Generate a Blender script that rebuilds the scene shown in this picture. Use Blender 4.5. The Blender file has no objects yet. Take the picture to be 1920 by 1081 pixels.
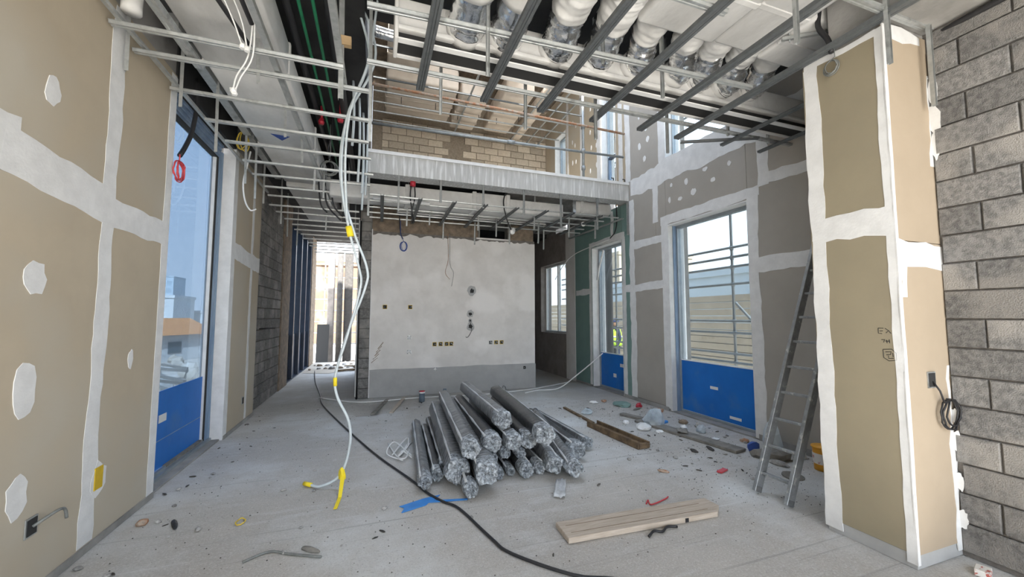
import bpy, bmesh, math, random
from mathutils import Vector, Matrix, noise as mnoise

SC = bpy.context.scene
COL = SC.collection
R = math.radians
rnd = random.Random(7)

# ------------------------------------------------------------------ camera
cam_d = bpy.data.cameras.new('camera'); cam = bpy.data.objects.new('camera', cam_d); COL.objects.link(cam)
cam_d.sensor_fit = 'HORIZONTAL'; cam_d.sensor_width = 36.0; cam_d.lens = 740.0 / 1920 * 36
cam_d.clip_start = 0.05; cam_d.clip_end = 600
cam.location = (0, 0, 1.65)
cam.rotation_euler = (R(94.0), 0, R(-19.3))
SC.camera = cam

# ------------------------------------------------------------------ world: hazy bright sky
wd = bpy.data.worlds.new('sky'); SC.world = wd; wd.use_nodes = True
nt = wd.node_tree; nt.nodes.clear()
o_ = nt.nodes.new('ShaderNodeOutputWorld'); b_ = nt.nodes.new('ShaderNodeBackground')
tc = nt.nodes.new('ShaderNodeTexCoord'); sep = nt.nodes.new('ShaderNodeSeparateXYZ'); rp = nt.nodes.new('ShaderNodeValToRGB')
nt.links.new(tc.outputs['Generated'], sep.inputs[0]); nt.links.new(sep.outputs['Z'], rp.inputs[0])
e = rp.color_ramp.elements
e[0].position = 0.0; e[0].color = (0.96, 0.98, 1.0, 1)
e[1].position = 0.9; e[1].color = (0.66, 0.78, 0.97, 1)
m_ = rp.color_ramp.elements.new(0.28); m_.color = (0.80, 0.89, 1.0, 1)
nt.links.new(rp.outputs[0], b_.inputs[0]); b_.inputs[1].default_value = 1.35
nt.links.new(b_.outputs[0], o_.inputs[0])

# sun behind the photographer, high; it reaches the front floor and, through the roof gap, the mezzanine
sd = bpy.data.lights.new('sun', 'SUN'); sd.energy = 8.0; sd.angle = R(2.5); sd.color = (1.0, 0.97, 0.92)
sun = bpy.data.objects.new('sun', sd); COL.objects.link(sun)
sun.rotation_euler = Vector((0.0, 0.7071, -0.7071)).to_track_quat('-Z', 'Y').to_euler()

SC.view_settings.view_transform = 'Standard'
SC.view_settings.look = 'None'
SC.view_settings.gamma = 1.0
SC.view_settings.use_curve_mapping = False
SC.view_settings.exposure = 2.15

# ------------------------------------------------------------------ materials
MATS = {}
def mat(name, c1, c2=None, rough=0.8, metal=0.0, scale=6.0, bump=0.0, bscale=40.0, detail=5.0, per_obj=0.0, spec=0.3,
        stretch=(1, 1, 1), trans=0.0, lo=0.35, hi=0.65, c3=None, scale3=1.5, lo3=0.5, hi3=0.62, alpha=1.0):
    m = bpy.data.materials.new(name); m.use_nodes = True; MATS[name] = m
    n = m.node_tree.nodes; L = m.node_tree.links
    p = n['Principled BSDF']
    p.inputs['Roughness'].default_value = rough; p.inputs['Metallic'].default_value = metal
    p.inputs['Specular IOR Level'].default_value = spec
    if trans: p.inputs['Transmission Weight'].default_value = trans
    if alpha < 1: p.inputs['Alpha'].default_value = alpha
    geo = n.new('ShaderNodeNewGeometry')
    mp = n.new('ShaderNodeMapping'); mp.inputs['Scale'].default_value = stretch
    L.new(geo.outputs['Position'], mp.inputs[0])
    col = None
    if c2 is not None:
        nz = n.new('ShaderNodeTexNoise'); nz.inputs['Scale'].default_value = scale; nz.inputs['Detail'].default_value = detail
        nz.inputs['Roughness'].default_value = 0.62
        L.new(mp.outputs[0], nz.inputs['Vector'])
        mr = n.new('ShaderNodeMapRange'); mr.inputs[1].default_value = lo; mr.inputs[2].default_value = hi
        L.new(nz.outputs['Fac'], mr.inputs[0])
        mx = n.new('ShaderNodeMix'); mx.data_type = 'RGBA'
        mx.inputs[6].default_value = (*c1, 1); mx.inputs[7].default_value = (*c2, 1)
        L.new(mr.outputs[0], mx.inputs[0]); col = mx.outputs[2]
    if c3 is not None:
        nz = n.new('ShaderNodeTexNoise'); nz.inputs['Scale'].default_value = scale3; nz.inputs['Detail'].default_value = 6
        L.new(mp.outputs[0], nz.inputs['Vector'])
        mr = n.new('ShaderNodeMapRange'); mr.inputs[1].default_value = lo3; mr.inputs[2].default_value = hi3
        L.new(nz.outputs['Fac'], mr.inputs[0])
        mx = n.new('ShaderNodeMix'); mx.data_type = 'RGBA'
        if col: L.new(col, mx.inputs[6])
        else: mx.inputs[6].default_value = (*c1, 1)
        mx.inputs[7].default_value = (*c3, 1)
        L.new(mr.outputs[0], mx.inputs[0]); col = mx.outputs[2]
    if per_obj:
        oi = n.new('ShaderNodeObjectInfo')
        mr = n.new('ShaderNodeMapRange'); mr.inputs[3].default_value = 1 - per_obj; mr.inputs[4].default_value = 1 + per_obj
        L.new(oi.outputs['Random'], mr.inputs[0])
        hs = n.new('ShaderNodeHueSaturation'); L.new(mr.outputs[0], hs.inputs['Value'])
        if col: L.new(col, hs.inputs['Color'])
        else: hs.inputs['Color'].default_value = (*c1, 1)
        col = hs.outputs[0]
    if col: L.new(col, p.inputs['Base Color'])
    else: p.inputs['Base Color'].default_value = (*c1, 1)
    if bump:
        nb = n.new('ShaderNodeTexNoise'); nb.inputs['Scale'].default_value = bscale; nb.inputs['Detail'].default_value = 4
        L.new(mp.outputs[0], nb.inputs['Vector'])
        bp = n.new('ShaderNodeBump'); bp.inputs['Strength'].default_value = bump; bp.inputs['Distance'].default_value = 0.01
        L.new(nb.outputs['Fac'], bp.inputs['Height']); L.new(bp.outputs[0], p.inputs['Normal'])
    return m

TAN = mat('tan_gypsum_board', (0.455, 0.39, 0.295), (0.41, 0.35, 0.265), rough=0.85, scale=1.6, bump=0.05, bscale=150, c3=(0.46, 0.42, 0.345), scale3=0.8, lo3=0.48, hi3=0.66)
TANP = mat('lit_tan_gypsum_board', (0.40, 0.325, 0.24), (0.37, 0.30, 0.22), rough=0.85, scale=1.6, bump=0.05, bscale=150)  # lit-side copy of the pier board; front light put into the colour
TAN_SHADE = mat('shaded_tan_gypsum_board', (0.285, 0.245, 0.17), (0.255, 0.22, 0.155), rough=0.85, scale=1.8, bump=0.05, bscale=150)  # shaded-side copy of the pier board; shade put into the colour
GREYB = mat('shade_grey_gypsum_board', (0.375, 0.35, 0.315), (0.34, 0.318, 0.285), rough=0.85, scale=1.6, bump=0.05, bscale=150)  # same board as the left wall; the light difference is put into the colour
GREENB = mat('green_gypsum_board', (0.19, 0.29, 0.265), (0.165, 0.255, 0.235), rough=0.85, scale=2.0)
WHITE = mat('joint_compound_white', (0.72, 0.72, 0.715), (0.63, 0.63, 0.625), rough=0.9, scale=7, bump=0.15, bscale=60)
BLOCK = mat('grey_concrete_block', (0.225, 0.22, 0.212), (0.14, 0.137, 0.134), rough=0.95, scale=26, bump=0.9, bscale=130, per_obj=0.22, c3=(0.275, 0.262, 0.245), scale3=3, lo=0.4, hi=0.6)
WARMB = mat('warm_lit_block', (0.60, 0.52, 0.41), (0.50, 0.425, 0.325), rough=0.95, scale=18, bump=0.8, bscale=90, per_obj=0.2)  # same block as downstairs; warm upper-level light put into the colour
MORTAR = mat('dark_mortar', (0.20, 0.185, 0.17), (0.14, 0.13, 0.12), rough=0.95, scale=20, bump=0.6, bscale=60)
WARMM = mat('warm_lit_mortar', (0.36, 0.30, 0.23), (0.27, 0.22, 0.165), rough=0.95, scale=20, bump=0.6, bscale=60)  # warm upper-level light put into the mortar colour
CONC = mat('raw_concrete', (0.30, 0.29, 0.275), (0.22, 0.215, 0.205), rough=0.9, scale=3.5, bump=0.25, bscale=30, c3=(0.38, 0.37, 0.355), scale3=1.2)
SLAB = mat('slab_edge_concrete', (0.50, 0.505, 0.50), (0.42, 0.425, 0.42), rough=0.9, scale=5, bump=0.2, bscale=30, stretch=(6, 6, 0.5), c3=(0.66, 0.67, 0.67), scale3=4, lo3=0.52, hi3=0.66)
PLASTER = mat('cement_plaster', (0.68, 0.66, 0.635), (0.61, 0.59, 0.565), rough=0.92, scale=3, bump=0.25, bscale=25, c3=(0.74, 0.72, 0.70), scale3=1.3)
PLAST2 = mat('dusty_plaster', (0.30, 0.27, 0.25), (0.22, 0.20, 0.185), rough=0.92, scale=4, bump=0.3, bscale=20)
RENDER = mat('fresh_render', (0.40, 0.40, 0.395), (0.35, 0.35, 0.345), rough=0.92, scale=4, bump=0.2, bscale=30)
BROWN = mat('rough_brown_masonry', (0.27, 0.21, 0.155), (0.15, 0.12, 0.09), rough=0.95, scale=9, bump=0.9, bscale=30)
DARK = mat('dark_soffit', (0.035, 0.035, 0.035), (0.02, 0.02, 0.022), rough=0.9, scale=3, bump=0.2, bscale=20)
GALV = mat('galvanised_steel', (0.47, 0.485, 0.48), (0.38, 0.395, 0.39), rough=0.4, metal=0.6, scale=22, spec=0.5, c3=(0.27, 0.28, 0.27), scale3=9, lo3=0.58, hi3=0.7)
GALVD = mat('shade_dark_galvanised', (0.155, 0.165, 0.17), (0.12, 0.13, 0.135), rough=0.5, metal=0.5, scale=20, spec=0.5)  # same galvanised steel; its dark underside reflection is put into the colour
RUST = mat('rusty_tube', (0.40, 0.20, 0.11), (0.42, 0.34, 0.27), rough=0.75, metal=0.3, scale=14, lo=0.42, hi=0.58)
STEELT = mat('scaffold_tube_steel', (0.33, 0.35, 0.35), (0.25, 0.26, 0.26), rough=0.5, metal=0.5, scale=12, spec=0.5)
DUCT = mat('canvas_duct_wrap', (0.66, 0.655, 0.64), (0.57, 0.565, 0.55), rough=0.85, scale=5, bump=0.6, bscale=11, stretch=(1, 0.6, 1))
WARMD = mat('warm_lit_duct_wrap', (0.74, 0.65, 0.55), (0.66, 0.57, 0.47), rough=0.85, scale=4, bump=0.3, bscale=10)  # duct wrap again, with the warm upstairs light in its colour
FOIL = mat('aluminium_foil', (0.90, 0.905, 0.91), (0.72, 0.73, 0.74), rough=0.2, metal=0.96, scale=12, bump=0.8, bscale=16, spec=0.6)
BLACKP = mat('black_pipe_insulation', (0.018, 0.018, 0.02), rough=0.55, spec=0.4)
GREENP = mat('green_conduit', (0.02, 0.20, 0.09), (0.015, 0.15, 0.07), rough=0.5, scale=9)
RED = mat('red_fitting', (0.45, 0.02, 0.04), rough=0.4, spec=0.5)
REDW = mat('red_wire', (0.55, 0.05, 0.06), rough=0.4, spec=0.5)
YELLOW = mat('yellow_tape', (0.85, 0.66, 0.03), rough=0.5)
YELLOWP = mat('yellow_box_plastic', (0.62, 0.42, 0.02), (0.5, 0.34, 0.02), rough=0.5, scale=12)
CONDW = mat('pale_flexible_conduit', (0.56, 0.62, 0.65), (0.50, 0.56, 0.59), rough=0.4, scale=12, spec=0.4)
WPLAST = mat('white_plastic', (0.75, 0.75, 0.74), rough=0.4)
CABLE = mat('black_cable_rubber', (0.02, 0.02, 0.022), rough=0.5, spec=0.4)
GCABLE = mat('grey_cable', (0.20, 0.21, 0.20), (0.13, 0.135, 0.13), rough=0.5, scale=20)
BWIRE = mat('blue_wire', (0.05, 0.10, 0.35), rough=0.45)
YWIRE = mat('yellow_wire', (0.62, 0.45, 0.06), rough=0.5)
BOXD = mat('dark_box_interior', (0.03, 0.03, 0.03), rough=0.8)
BLUEF = mat('blue_protective_film', (0.014, 0.165, 0.56), (0.012, 0.14, 0.49), rough=0.45, scale=2.2, bump=0.08, bscale=8, c3=(0.06, 0.19, 0.46), scale3=3.0, lo3=0.56, hi3=0.8, spec=0.3)
FRAME = mat('aluminium_frame', (0.36, 0.40, 0.43), (0.30, 0.34, 0.37), rough=0.4, metal=0.4, scale=8, spec=0.5)
FRAMEB = mat('film_wrapped_frame', (0.17, 0.25, 0.37), (0.27, 0.35, 0.46), rough=0.45, scale=7, stretch=(1, 1, 0.25))
FRAMED = mat('navy_frame', (0.012, 0.022, 0.045), (0.02, 0.035, 0.065), rough=0.4, scale=3, spec=0.5)
WOODL = mat('pale_plank_wood', (0.50, 0.43, 0.36), (0.40, 0.335, 0.27), rough=0.8, scale=5, bump=0.25, bscale=40, stretch=(1, 9, 9))
WOODB = mat('old_brown_timber', (0.22, 0.15, 0.085), (0.10, 0.07, 0.045), rough=0.85, scale=8, bump=0.5, bscale=30)
WOODG = mat('grey_weathered_timber', (0.25, 0.235, 0.21), (0.16, 0.15, 0.135), rough=0.9, scale=8, bump=0.4, bscale=30)
PLY = mat('plywood_sheet', (0.46, 0.33, 0.19), (0.38, 0.26, 0.14), rough=0.8, scale=4)
ALU = mat('ladder_aluminium', (0.33, 0.345, 0.355), (0.24, 0.25, 0.255), rough=0.5, metal=0.55, scale=14, spec=0.5, c3=(0.5, 0.5, 0.49), scale3=18, lo3=0.6, hi3=0.68)
LADD = mat('ladder_dark_side', (0.12, 0.125, 0.13), (0.2, 0.2, 0.2), rough=0.55, metal=0.4, scale=20, spec=0.5)
PVC = mat('grey_plastic_pipe', (0.13, 0.17, 0.21), rough=0.5)
ORANGE = mat('orange_bucket_plastic', (0.75, 0.36, 0.04), rough=0.45)
LABELM = mat('white_paper_label', (0.7, 0.68, 0.64), (0.45, 0.12, 0.10), rough=0.6, scale=24, lo=0.55, hi=0.6)
CHIP = mat('mortar_chip', (0.42, 0.41, 0.39), (0.25, 0.24, 0.23), rough=0.95, scale=40, per_obj=0.35)
DARKCHIP = mat('dark_scrap', (0.05, 0.05, 0.05), (0.10, 0.085, 0.07), rough=0.8, scale=30, per_obj=0.3)
INK = mat('black_marker_ink', (0.02, 0.02, 0.02), rough=0.7)
BTAPE = mat('blue_tape', (0.05, 0.24, 0.62), (0.04, 0.20, 0.55), rough=0.5, scale=9)
SAND = mat('sandy_ground', (0.50, 0.45, 0.38), (0.36, 0.32, 0.27), rough=0.95, scale=0.8, bump=0.5, bscale=5, c3=(0.62, 0.58, 0.52), scale3=0.25)
BEIGE = mat('beige_neighbour_wall', (0.50, 0.42, 0.32), (0.42, 0.35, 0.26), rough=0.95, scale=2.0, bump=0.3, bscale=8)
CITYW = mat('pale_city_wall', (0.68, 0.68, 0.66), (0.58, 0.58, 0.57), rough=0.9, scale=0.5)
CITYG = mat('hazy_grey_tower', (0.50, 0.57, 0.62), (0.45, 0.52, 0.57), rough=0.9, scale=0.3)  # distance haze put into the pale colour
TILE = mat('orange_roof', (0.60, 0.27, 0.10), (0.48, 0.21, 0.08), rough=0.9, scale=1.5)
HAZEW = mat('hazy_far_window', (0.36, 0.43, 0.48), rough=0.5)  # window tone paled to paint in the distance haze
WINDOWM = mat('dark_window_glass', (0.10, 0.13, 0.15), rough=0.2, spec=0.6)
HIVIS = mat('hi_vis_fabric', (0.55, 0.85, 0.06), (0.45, 0.72, 0.05), rough=0.8, scale=12)
NAVY = mat('navy_cloth', (0.02, 0.025, 0.045), (0.03, 0.035, 0.06), rough=0.85, scale=9)
SHADEC = mat('shade_dark_concrete', (0.075, 0.07, 0.065), (0.05, 0.047, 0.045), rough=0.9, scale=9, bump=0.5, bscale=30)  # backlit shade of the columns painted into the concrete colour
SKIN = mat('skin', (0.28, 0.15, 0.09), rough=0.6)
HELM = mat('navy_helmet_plastic', (0.02, 0.04, 0.14), rough=0.35, spec=0.5)

def floor_mat():
    m = mat('dusty_concrete_floor', (0.46, 0.435, 0.40), (0.35, 0.33, 0.305), rough=0.9, scale=1.1, bump=0.25, bscale=45, detail=9, lo=0.3, hi=0.7)
    n = m.node_tree.nodes; L = m.node_tree.links; p = n['Principled BSDF']
    old = p.inputs['Base Color'].links[0].from_socket
    geo = n['Geometry'] if 'Geometry' in n else [x for x in n if x.type == 'NEW_GEOMETRY'][0]
    def layer(prev, sc, stretch, lo, hi, colr, amt, rot=0.0, det=9):
        mp = n.new('ShaderNodeMapping'); mp.inputs['Scale'].default_value = stretch; mp.inputs['Rotation'].default_value = (0, 0, rot)
        L.new(geo.outputs['Position'], mp.inputs[0])
        z = n.new('ShaderNodeTexNoise'); z.inputs['Scale'].default_value = sc; z.inputs['Detail'].default_value = det; z.inputs['Roughness'].default_value = 0.65
        L.new(mp.outputs[0], z.inputs['Vector'])
        mr = n.new('ShaderNodeMapRange'); mr.inputs[1].default_value = lo; mr.inputs[2].default_value = hi; mr.inputs[4].default_value = amt
        L.new(z.outputs['Fac'], mr.inputs[0])
        mx = n.new('ShaderNodeMix'); mx.data_type = 'RGBA'; L.new(prev, mx.inputs[6]); mx.inputs[7].default_value = (*colr, 1); L.new(mr.outputs[0], mx.inputs[0])
        return mx.outputs[2]
    c = layer(old, 0.55, (1, 1, 1), 0.46, 0.68, (0.68, 0.70, 0.705), 0.85)            # pale laitance
    c = layer(c, 3.0, (0.35, 2.4, 1), 0.56, 0.72, (0.56, 0.57, 0.57), 0.6, rot=0.25)   # trowel streaks
    c = layer(c, 38.0, (1, 1, 1), 0.60, 0.70, (0.20, 0.19, 0.18), 0.55)                # pits and grit
    c = layer(c, 6.0, (1, 1, 1), 0.64, 0.74, (0.62, 0.62, 0.61), 0.6)                  # splashes
    c = layer(c, 75.0, (1, 1, 1), 0.50, 0.66, (0.60, 0.595, 0.58), 0.5, det=4)               # fine pale grain
    c = layer(c, 120.0, (1, 1, 1), 0.54, 0.68, (0.22, 0.21, 0.20), 0.45, det=3)              # fine dark grain
    c = layer(c, 2.6, (0.12, 9.0, 1), 0.60, 0.66, (0.24, 0.235, 0.225), 0.5, rot=-0.12)       # scratched trowel lines
    c = layer(c, 1.7, (0.16, 11.0, 1), 0.62, 0.68, (0.60, 0.61, 0.61), 0.6, rot=0.06)
    L.new(c, p.inputs['Base Color'])
    return m
FLOOR = floor_mat()

def glass_mat(name, tint, dirt_amt, streak=True, lo=0.45, hi=0.8, dirtcol=(0.75, 0.8, 0.82)):
    m = bpy.data.materials.new(name); m.use_nodes = True; MATS[name] = m
    n = m.node_tree.nodes; L = m.node_tree.links
    n.remove(n['Principled BSDF']); out = n['Material Output']
    tr = n.new('ShaderNodeBsdfTransparent'); tr.inputs[0].default_value = (*tint, 1)
    gl = n.new('ShaderNodeBsdfGlossy'); gl.inputs['Roughness'].default_value = 0.03; gl.inputs[0].default_value = (0.9, 0.95, 1, 1)
    lw = n.new('ShaderNodeLayerWeight'); lw.inputs[0].default_value = 0.5
    pw = n.new('ShaderNodeMath'); pw.operation = 'POWER'; pw.inputs[1].default_value = 4.0; L.new(lw.outputs['Facing'], pw.inputs[0])
    fr = n.new('ShaderNodeMath'); fr.operation = 'MULTIPLY_ADD'; fr.inputs[1].default_value = 0.45; fr.inputs[2].default_value = 0.02; L.new(pw.outputs[0], fr.inputs[0])
    mx = n.new('ShaderNodeMixShader'); L.new(fr.outputs[0], mx.inputs[0]); L.new(tr.outputs[0], mx.inputs[1]); L.new(gl.outputs[0], mx.inputs[2])
    df = n.new('ShaderNodeBsdfTranslucent'); df.inputs[0].default_value = (*dirtcol, 1)
    d2 = n.new('ShaderNodeBsdfDiffuse'); d2.inputs[0].default_value = (*dirtcol, 1)
    md = n.new('ShaderNodeMixShader'); md.inputs[0].default_value = 0.5; L.new(df.outputs[0], md.inputs[1]); L.new(d2.outputs[0], md.inputs[2])
    geo = n.new('ShaderNodeNewGeometry'); mp = n.new('ShaderNodeMapping'); mp.inputs['Scale'].default_value = (6, 6, 0.7) if streak else (2, 2, 2)
    L.new(geo.outputs['Position'], mp.inputs[0])
    nz = n.new('ShaderNodeTexNoise'); nz.inputs['Scale'].default_value = 1.6; nz.inputs['Detail'].default_value = 8; L.new(mp.outputs[0], nz.inputs['Vector'])
    mr = n.new('ShaderNodeMapRange'); mr.inputs[1].default_value = lo; mr.inputs[2].default_value = hi; mr.inputs[3].default_value = 0.04; mr.inputs[4].default_value = dirt_amt
    L.new(nz.outputs['Fac'], mr.inputs[0])
    m2 = n.new('ShaderNodeMixShader'); L.new(mr.outputs[0], m2.inputs[0]); L.new(mx.outputs[0], m2.inputs[1]); L.new(md.outputs[0], m2.inputs[2])
    L.new(m2.outputs[0], out.inputs[0])
    return m
GLASS = glass_mat('dirty_window_glass', (0.48, 0.515, 0.535), 0.07, lo=0.56)
GLASSL = glass_mat('tinted_dirty_glass', (0.26, 0.31, 0.365), 0.03, lo=0.56)
GLASSU = glass_mat('upper_window_glass', (0.62, 0.66, 0.68), 0.06, lo=0.56)
BAG = glass_mat('translucent_plastic_bag', (0.8, 0.85, 0.9), 0.85, streak=False, lo=0.1, hi=0.5)

def wrap_mat(name, base, c2, streakscale):
    m = mat(name, base, c2, rough=0.24, scale=7, spec=0.75, bump=0.0)
    n = m.node_tree.nodes; L = m.node_tree.links; p = n['Principled BSDF']
    tcn = n.new('ShaderNodeTexCoord'); mp = n.new('ShaderNodeMapping'); mp.inputs['Scale'].default_value = streakscale
    L.new(tcn.outputs['Object'], mp.inputs[0])
    z = n.new('ShaderNodeTexNoise'); z.inputs['Scale'].default_value = 5; z.inputs['Detail'].default_value = 6; L.new(mp.outputs[0], z.inputs['Vector'])
    bp = n.new('ShaderNodeBump'); bp.inputs['Strength'].default_value = 0.8; bp.inputs['Distance'].default_value = 0.02
    L.new(z.outputs['Fac'], bp.inputs['Height']); L.new(bp.outputs[0], p.inputs['Normal'])
    mr = n.new('ShaderNodeMapRange'); mr.inputs[1].default_value = 0.42; mr.inputs[2].default_value = 0.68
    L.new(z.outputs['Fac'], mr.inputs[0])
    mx = n.new('ShaderNodeMix'); mx.data_type = 'RGBA'; L.new(p.inputs['Base Color'].links[0].from_socket, mx.inputs[6])
    mx.inputs[7].default_value = (*[min(1, v * 1.5) for v in base], 1); L.new(mr.outputs[0], mx.inputs[0]); L.new(mx.outputs[2], p.inputs['Base Color'])
    return m
WRAPL = wrap_mat('film_over_grey_insulation', (0.155, 0.16, 0.165), (0.12, 0.125, 0.13), (1.6, 7, 1.6))
WRAPD = wrap_mat('film_over_black_insulation', (0.032, 0.033, 0.035), (0.018, 0.018, 0.02), (1.5, 12, 1.5))
WRAPE = mat('crumpled_clear_film', (0.46, 0.50, 0.54), (0.12, 0.13, 0.14), rough=0.18, spec=0.8, scale=34, bump=0.9, bscale=60, lo=0.38, hi=0.62, detail=9)
SEAM = mat('milky_film_fold', (0.55, 0.56, 0.57), (0.42, 0.43, 0.44), rough=0.3, scale=20, spec=0.6, bump=0.4, bscale=40)

# ------------------------------------------------------------------ mesh helpers
def mesh(name, v, f, m=None, smooth=False):
    me = bpy.data.meshes.new(name); me.from_pydata([tuple(a) for a in v], [], f)
    if m: me.materials.append(m)
    if smooth:
        me.polygons.foreach_set('use_smooth', [True] * len(me.polygons))
    me.validate(); me.update(); return me
def ob(name, me, parent=None, loc=None, rot=None, kind=None):
    o = bpy.data.objects.new(name, me); COL.objects.link(o)
    if parent: o.parent = parent
    if loc is not None: o.location = loc
    if rot is not None: o.rotation_euler = rot
    if kind: o['kind'] = kind
    return o
def empty(name, loc=(0, 0, 0), kind=None):
    o = bpy.data.objects.new(name, None); COL.objects.link(o); o.location = loc; o.empty_display_size = 0.1
    if kind: o['kind'] = kind
    return o
def tag(o, label, cat, group=None):
    o['label'] = label; o['category'] = cat
    if group: o['group'] = group
    return o
def struct(o): o['kind'] = 'structure'; return o
def boxvf(x0, x1, y0, y1, z0, z1):
    v = [(x0, y0, z0), (x1, y0, z0), (x1, y1, z0), (x0, y1, z0), (x0, y0, z1), (x1, y0, z1), (x1, y1, z1), (x0, y1, z1)]
    f = [(0, 3, 2, 1), (4, 5, 6, 7), (0, 1, 5, 4), (1, 2, 6, 5), (2, 3, 7, 6), (3, 0, 4, 7)]
    return v, f
def box(name, x0, x1, y0, y1, z0, z1, m, parent=None, kind=None, bev=0.0, seg=1):
    v, f = boxvf(min(x0, x1), max(x0, x1), min(y0, y1), max(y0, y1), min(z0, z1), max(z0, z1))
    me = mesh(name, v, f, m)
    if bev:
        bm = bmesh.new(); bm.from_mesh(me)
        bmesh.ops.bevel(bm, geom=list(bm.edges), offset=bev, segments=seg, profile=0.5, affect='EDGES', clamp_overlap=True)
        bm.to_mesh(me); bm.free()
        if seg > 1: me.polygons.foreach_set('use_smooth', [True] * len(me.polygons))
    return ob(name, me, parent, kind=kind)
def join_boxes(name, boxes, m, parent=None, kind=None):
    V, F = [], []
    for b in boxes:
        v, f = boxvf(*b); k = len(V); V += v; F += [tuple(i + k for i in q) for q in f]
    return ob(name, mesh(name, V, F, m), parent, kind=kind)
def smooth_path(pts, n=6):
    pts = [Vector(p) for p in pts]
    if len(pts) < 3: return pts
    out = []
    P = [2 * pts[0] - pts[1]] + pts + [2 * pts[-1] - pts[-2]]
    for i in range(1, len(P) - 2):
        for k in range(n):
            t = k / n; a, b, c, d = P[i - 1], P[i], P[i + 1], P[i + 2]
            out.append(0.5 * ((2 * b) + (c - a) * t + (2 * a - 5 * b + 4 * c - d) * t * t + (3 * b - a - 3 * c + d) * t ** 3))
    out.append(pts[-1]); return out
def tubevf(path, r, n=8, cap=True):
    path = [Vector(p) for p in path]; V, F = [], []
    rr = r if callable(r) else (lambda t: r)
    t0 = (path[1] - path[0]).normalized()
    up = Vector((0, 0, 1)) if abs(t0.z) < 0.9 else Vector((1, 0, 0))
    nx = t0.cross(up).normalized()
    N = len(path)
    for i, p in enumerate(path):
        t = (path[min(i + 1, N - 1)] - path[max(i - 1, 0)])
        if t.length < 1e-9: t = t0
        t.normalize(); nx = (nx - t * nx.dot(t)).normalized(); ny = t.cross(nx)
        q = rr(i / (N - 1))
        for k in range(n):
            a = 2 * math.pi * k / n; V.append(p + (nx * math.cos(a) + ny * math.sin(a)) * q)
    for i in range(N - 1):
        for k in range(n):
            a = i * n + k; b = i * n + (k + 1) % n; F.append((a, b, b + n, a + n))
    if cap: F.append(tuple(range(n - 1, -1, -1))); F.append(tuple((N - 1) * n + k for k in range(n)))
    return V, F
def tube(name, path, r, m, parent=None, n=8, sm=0, label=None, cat=None, group=None):
    if sm: path = smooth_path(path, sm)
    v, f = tubevf(path, r, n)
    o = ob(name, mesh(name, v, f, m, True), parent)
    if label: tag(o, label, cat, group)
    return o
def frame_mat(p0, p1, up=(0, 0, 1)):
    p0 = Vector(p0); p1 = Vector(p1); x = (p1 - p0).normalized(); u = Vector(up)
    if abs(x.dot(u)) > 0.99: u = Vector((0, 1, 0))
    y = u.cross(x).normalized(); z = x.cross(y)
    return Matrix(((x.x, y.x, z.x, p0.x), (x.y, y.y, z.y, p0.y), (x.z, y.z, z.z, p0.z), (0, 0, 0, 1)))
# open sheet-metal profiles (y, z) with thickness, unit length along x
def profile_mesh(name, pl, t, m):
    # offset polyline to make a thin closed section
    n = len(pl); off = []
    for i in range(n):
        a = Vector(pl[max(i - 1, 0)]); b = Vector(pl[min(i + 1, n - 1)]); d = (b - a).normalized()
        off.append(Vector(pl[i]) + Vector((-d.y, d.x)) * t)
    ring = [Vector(p) for p in pl] + off[::-1]
    V = [(0, p.x, p.y) for p in ring] + [(1, p.x, p.y) for p in ring]; k = len(ring)
    F = [(i, (i + 1) % k, (i + 1) % k + k, i + k) for i in range(k)]
    for i in range(n - 1):
        a, b, c, d = i, i + 1, k - 2 - i, k - 1 - i
        F.append((a, d, c, b)); F.append((a + k, b + k, c + k, d + k))
    return mesh(name, V, F, m)
HAT = [(-.034, .022), (-.026, .022), (-.022, 0), (-.008, 0), (-.004, .004), (.004, .004), (.008, 0), (.022, 0), (.026, .022), (.034, .022)]
CCH = [(-.026, .034), (-.036, .034), (-.036, 0), (-.014, 0), (-.011, .006), (-.005, 0), (.005, 0), (.011, .006), (.014, 0), (.036, 0), (.036, .034), (.026, .034)]
ANG = [(0, .028), (0, 0), (.028, 0)]
UCH = [(-.014, .028), (-.014, 0), (.014, 0), (.014, .028)]
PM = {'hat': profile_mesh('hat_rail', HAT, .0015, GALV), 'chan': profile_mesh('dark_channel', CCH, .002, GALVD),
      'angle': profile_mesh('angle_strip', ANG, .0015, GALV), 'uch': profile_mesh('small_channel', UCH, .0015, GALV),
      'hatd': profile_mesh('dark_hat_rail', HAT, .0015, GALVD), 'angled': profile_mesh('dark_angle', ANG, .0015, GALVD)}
def rail(name, p0, p1, prof, label, cat, group, sc=1.0, up=(0, 0, 1), parent=None):
    o = ob(name, PM[prof], parent)
    L = (Vector(p1) - Vector(p0)).length
    o.matrix_world = frame_mat(p0, p1, up) @ Matrix.Diagonal((L, sc, sc, 1))
    if label: tag(o, label, cat, group)
    return o
ORD = ['first', 'second', 'third', 'fourth', 'fifth', 'sixth', 'seventh', 'eighth', 'ninth', 'tenth', 'eleventh', 'twelfth', 'thirteenth', 'fourteenth',
       'fifteenth', 'sixteenth', 'seventeenth', 'eighteenth', 'nineteenth', 'twentieth']

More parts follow.
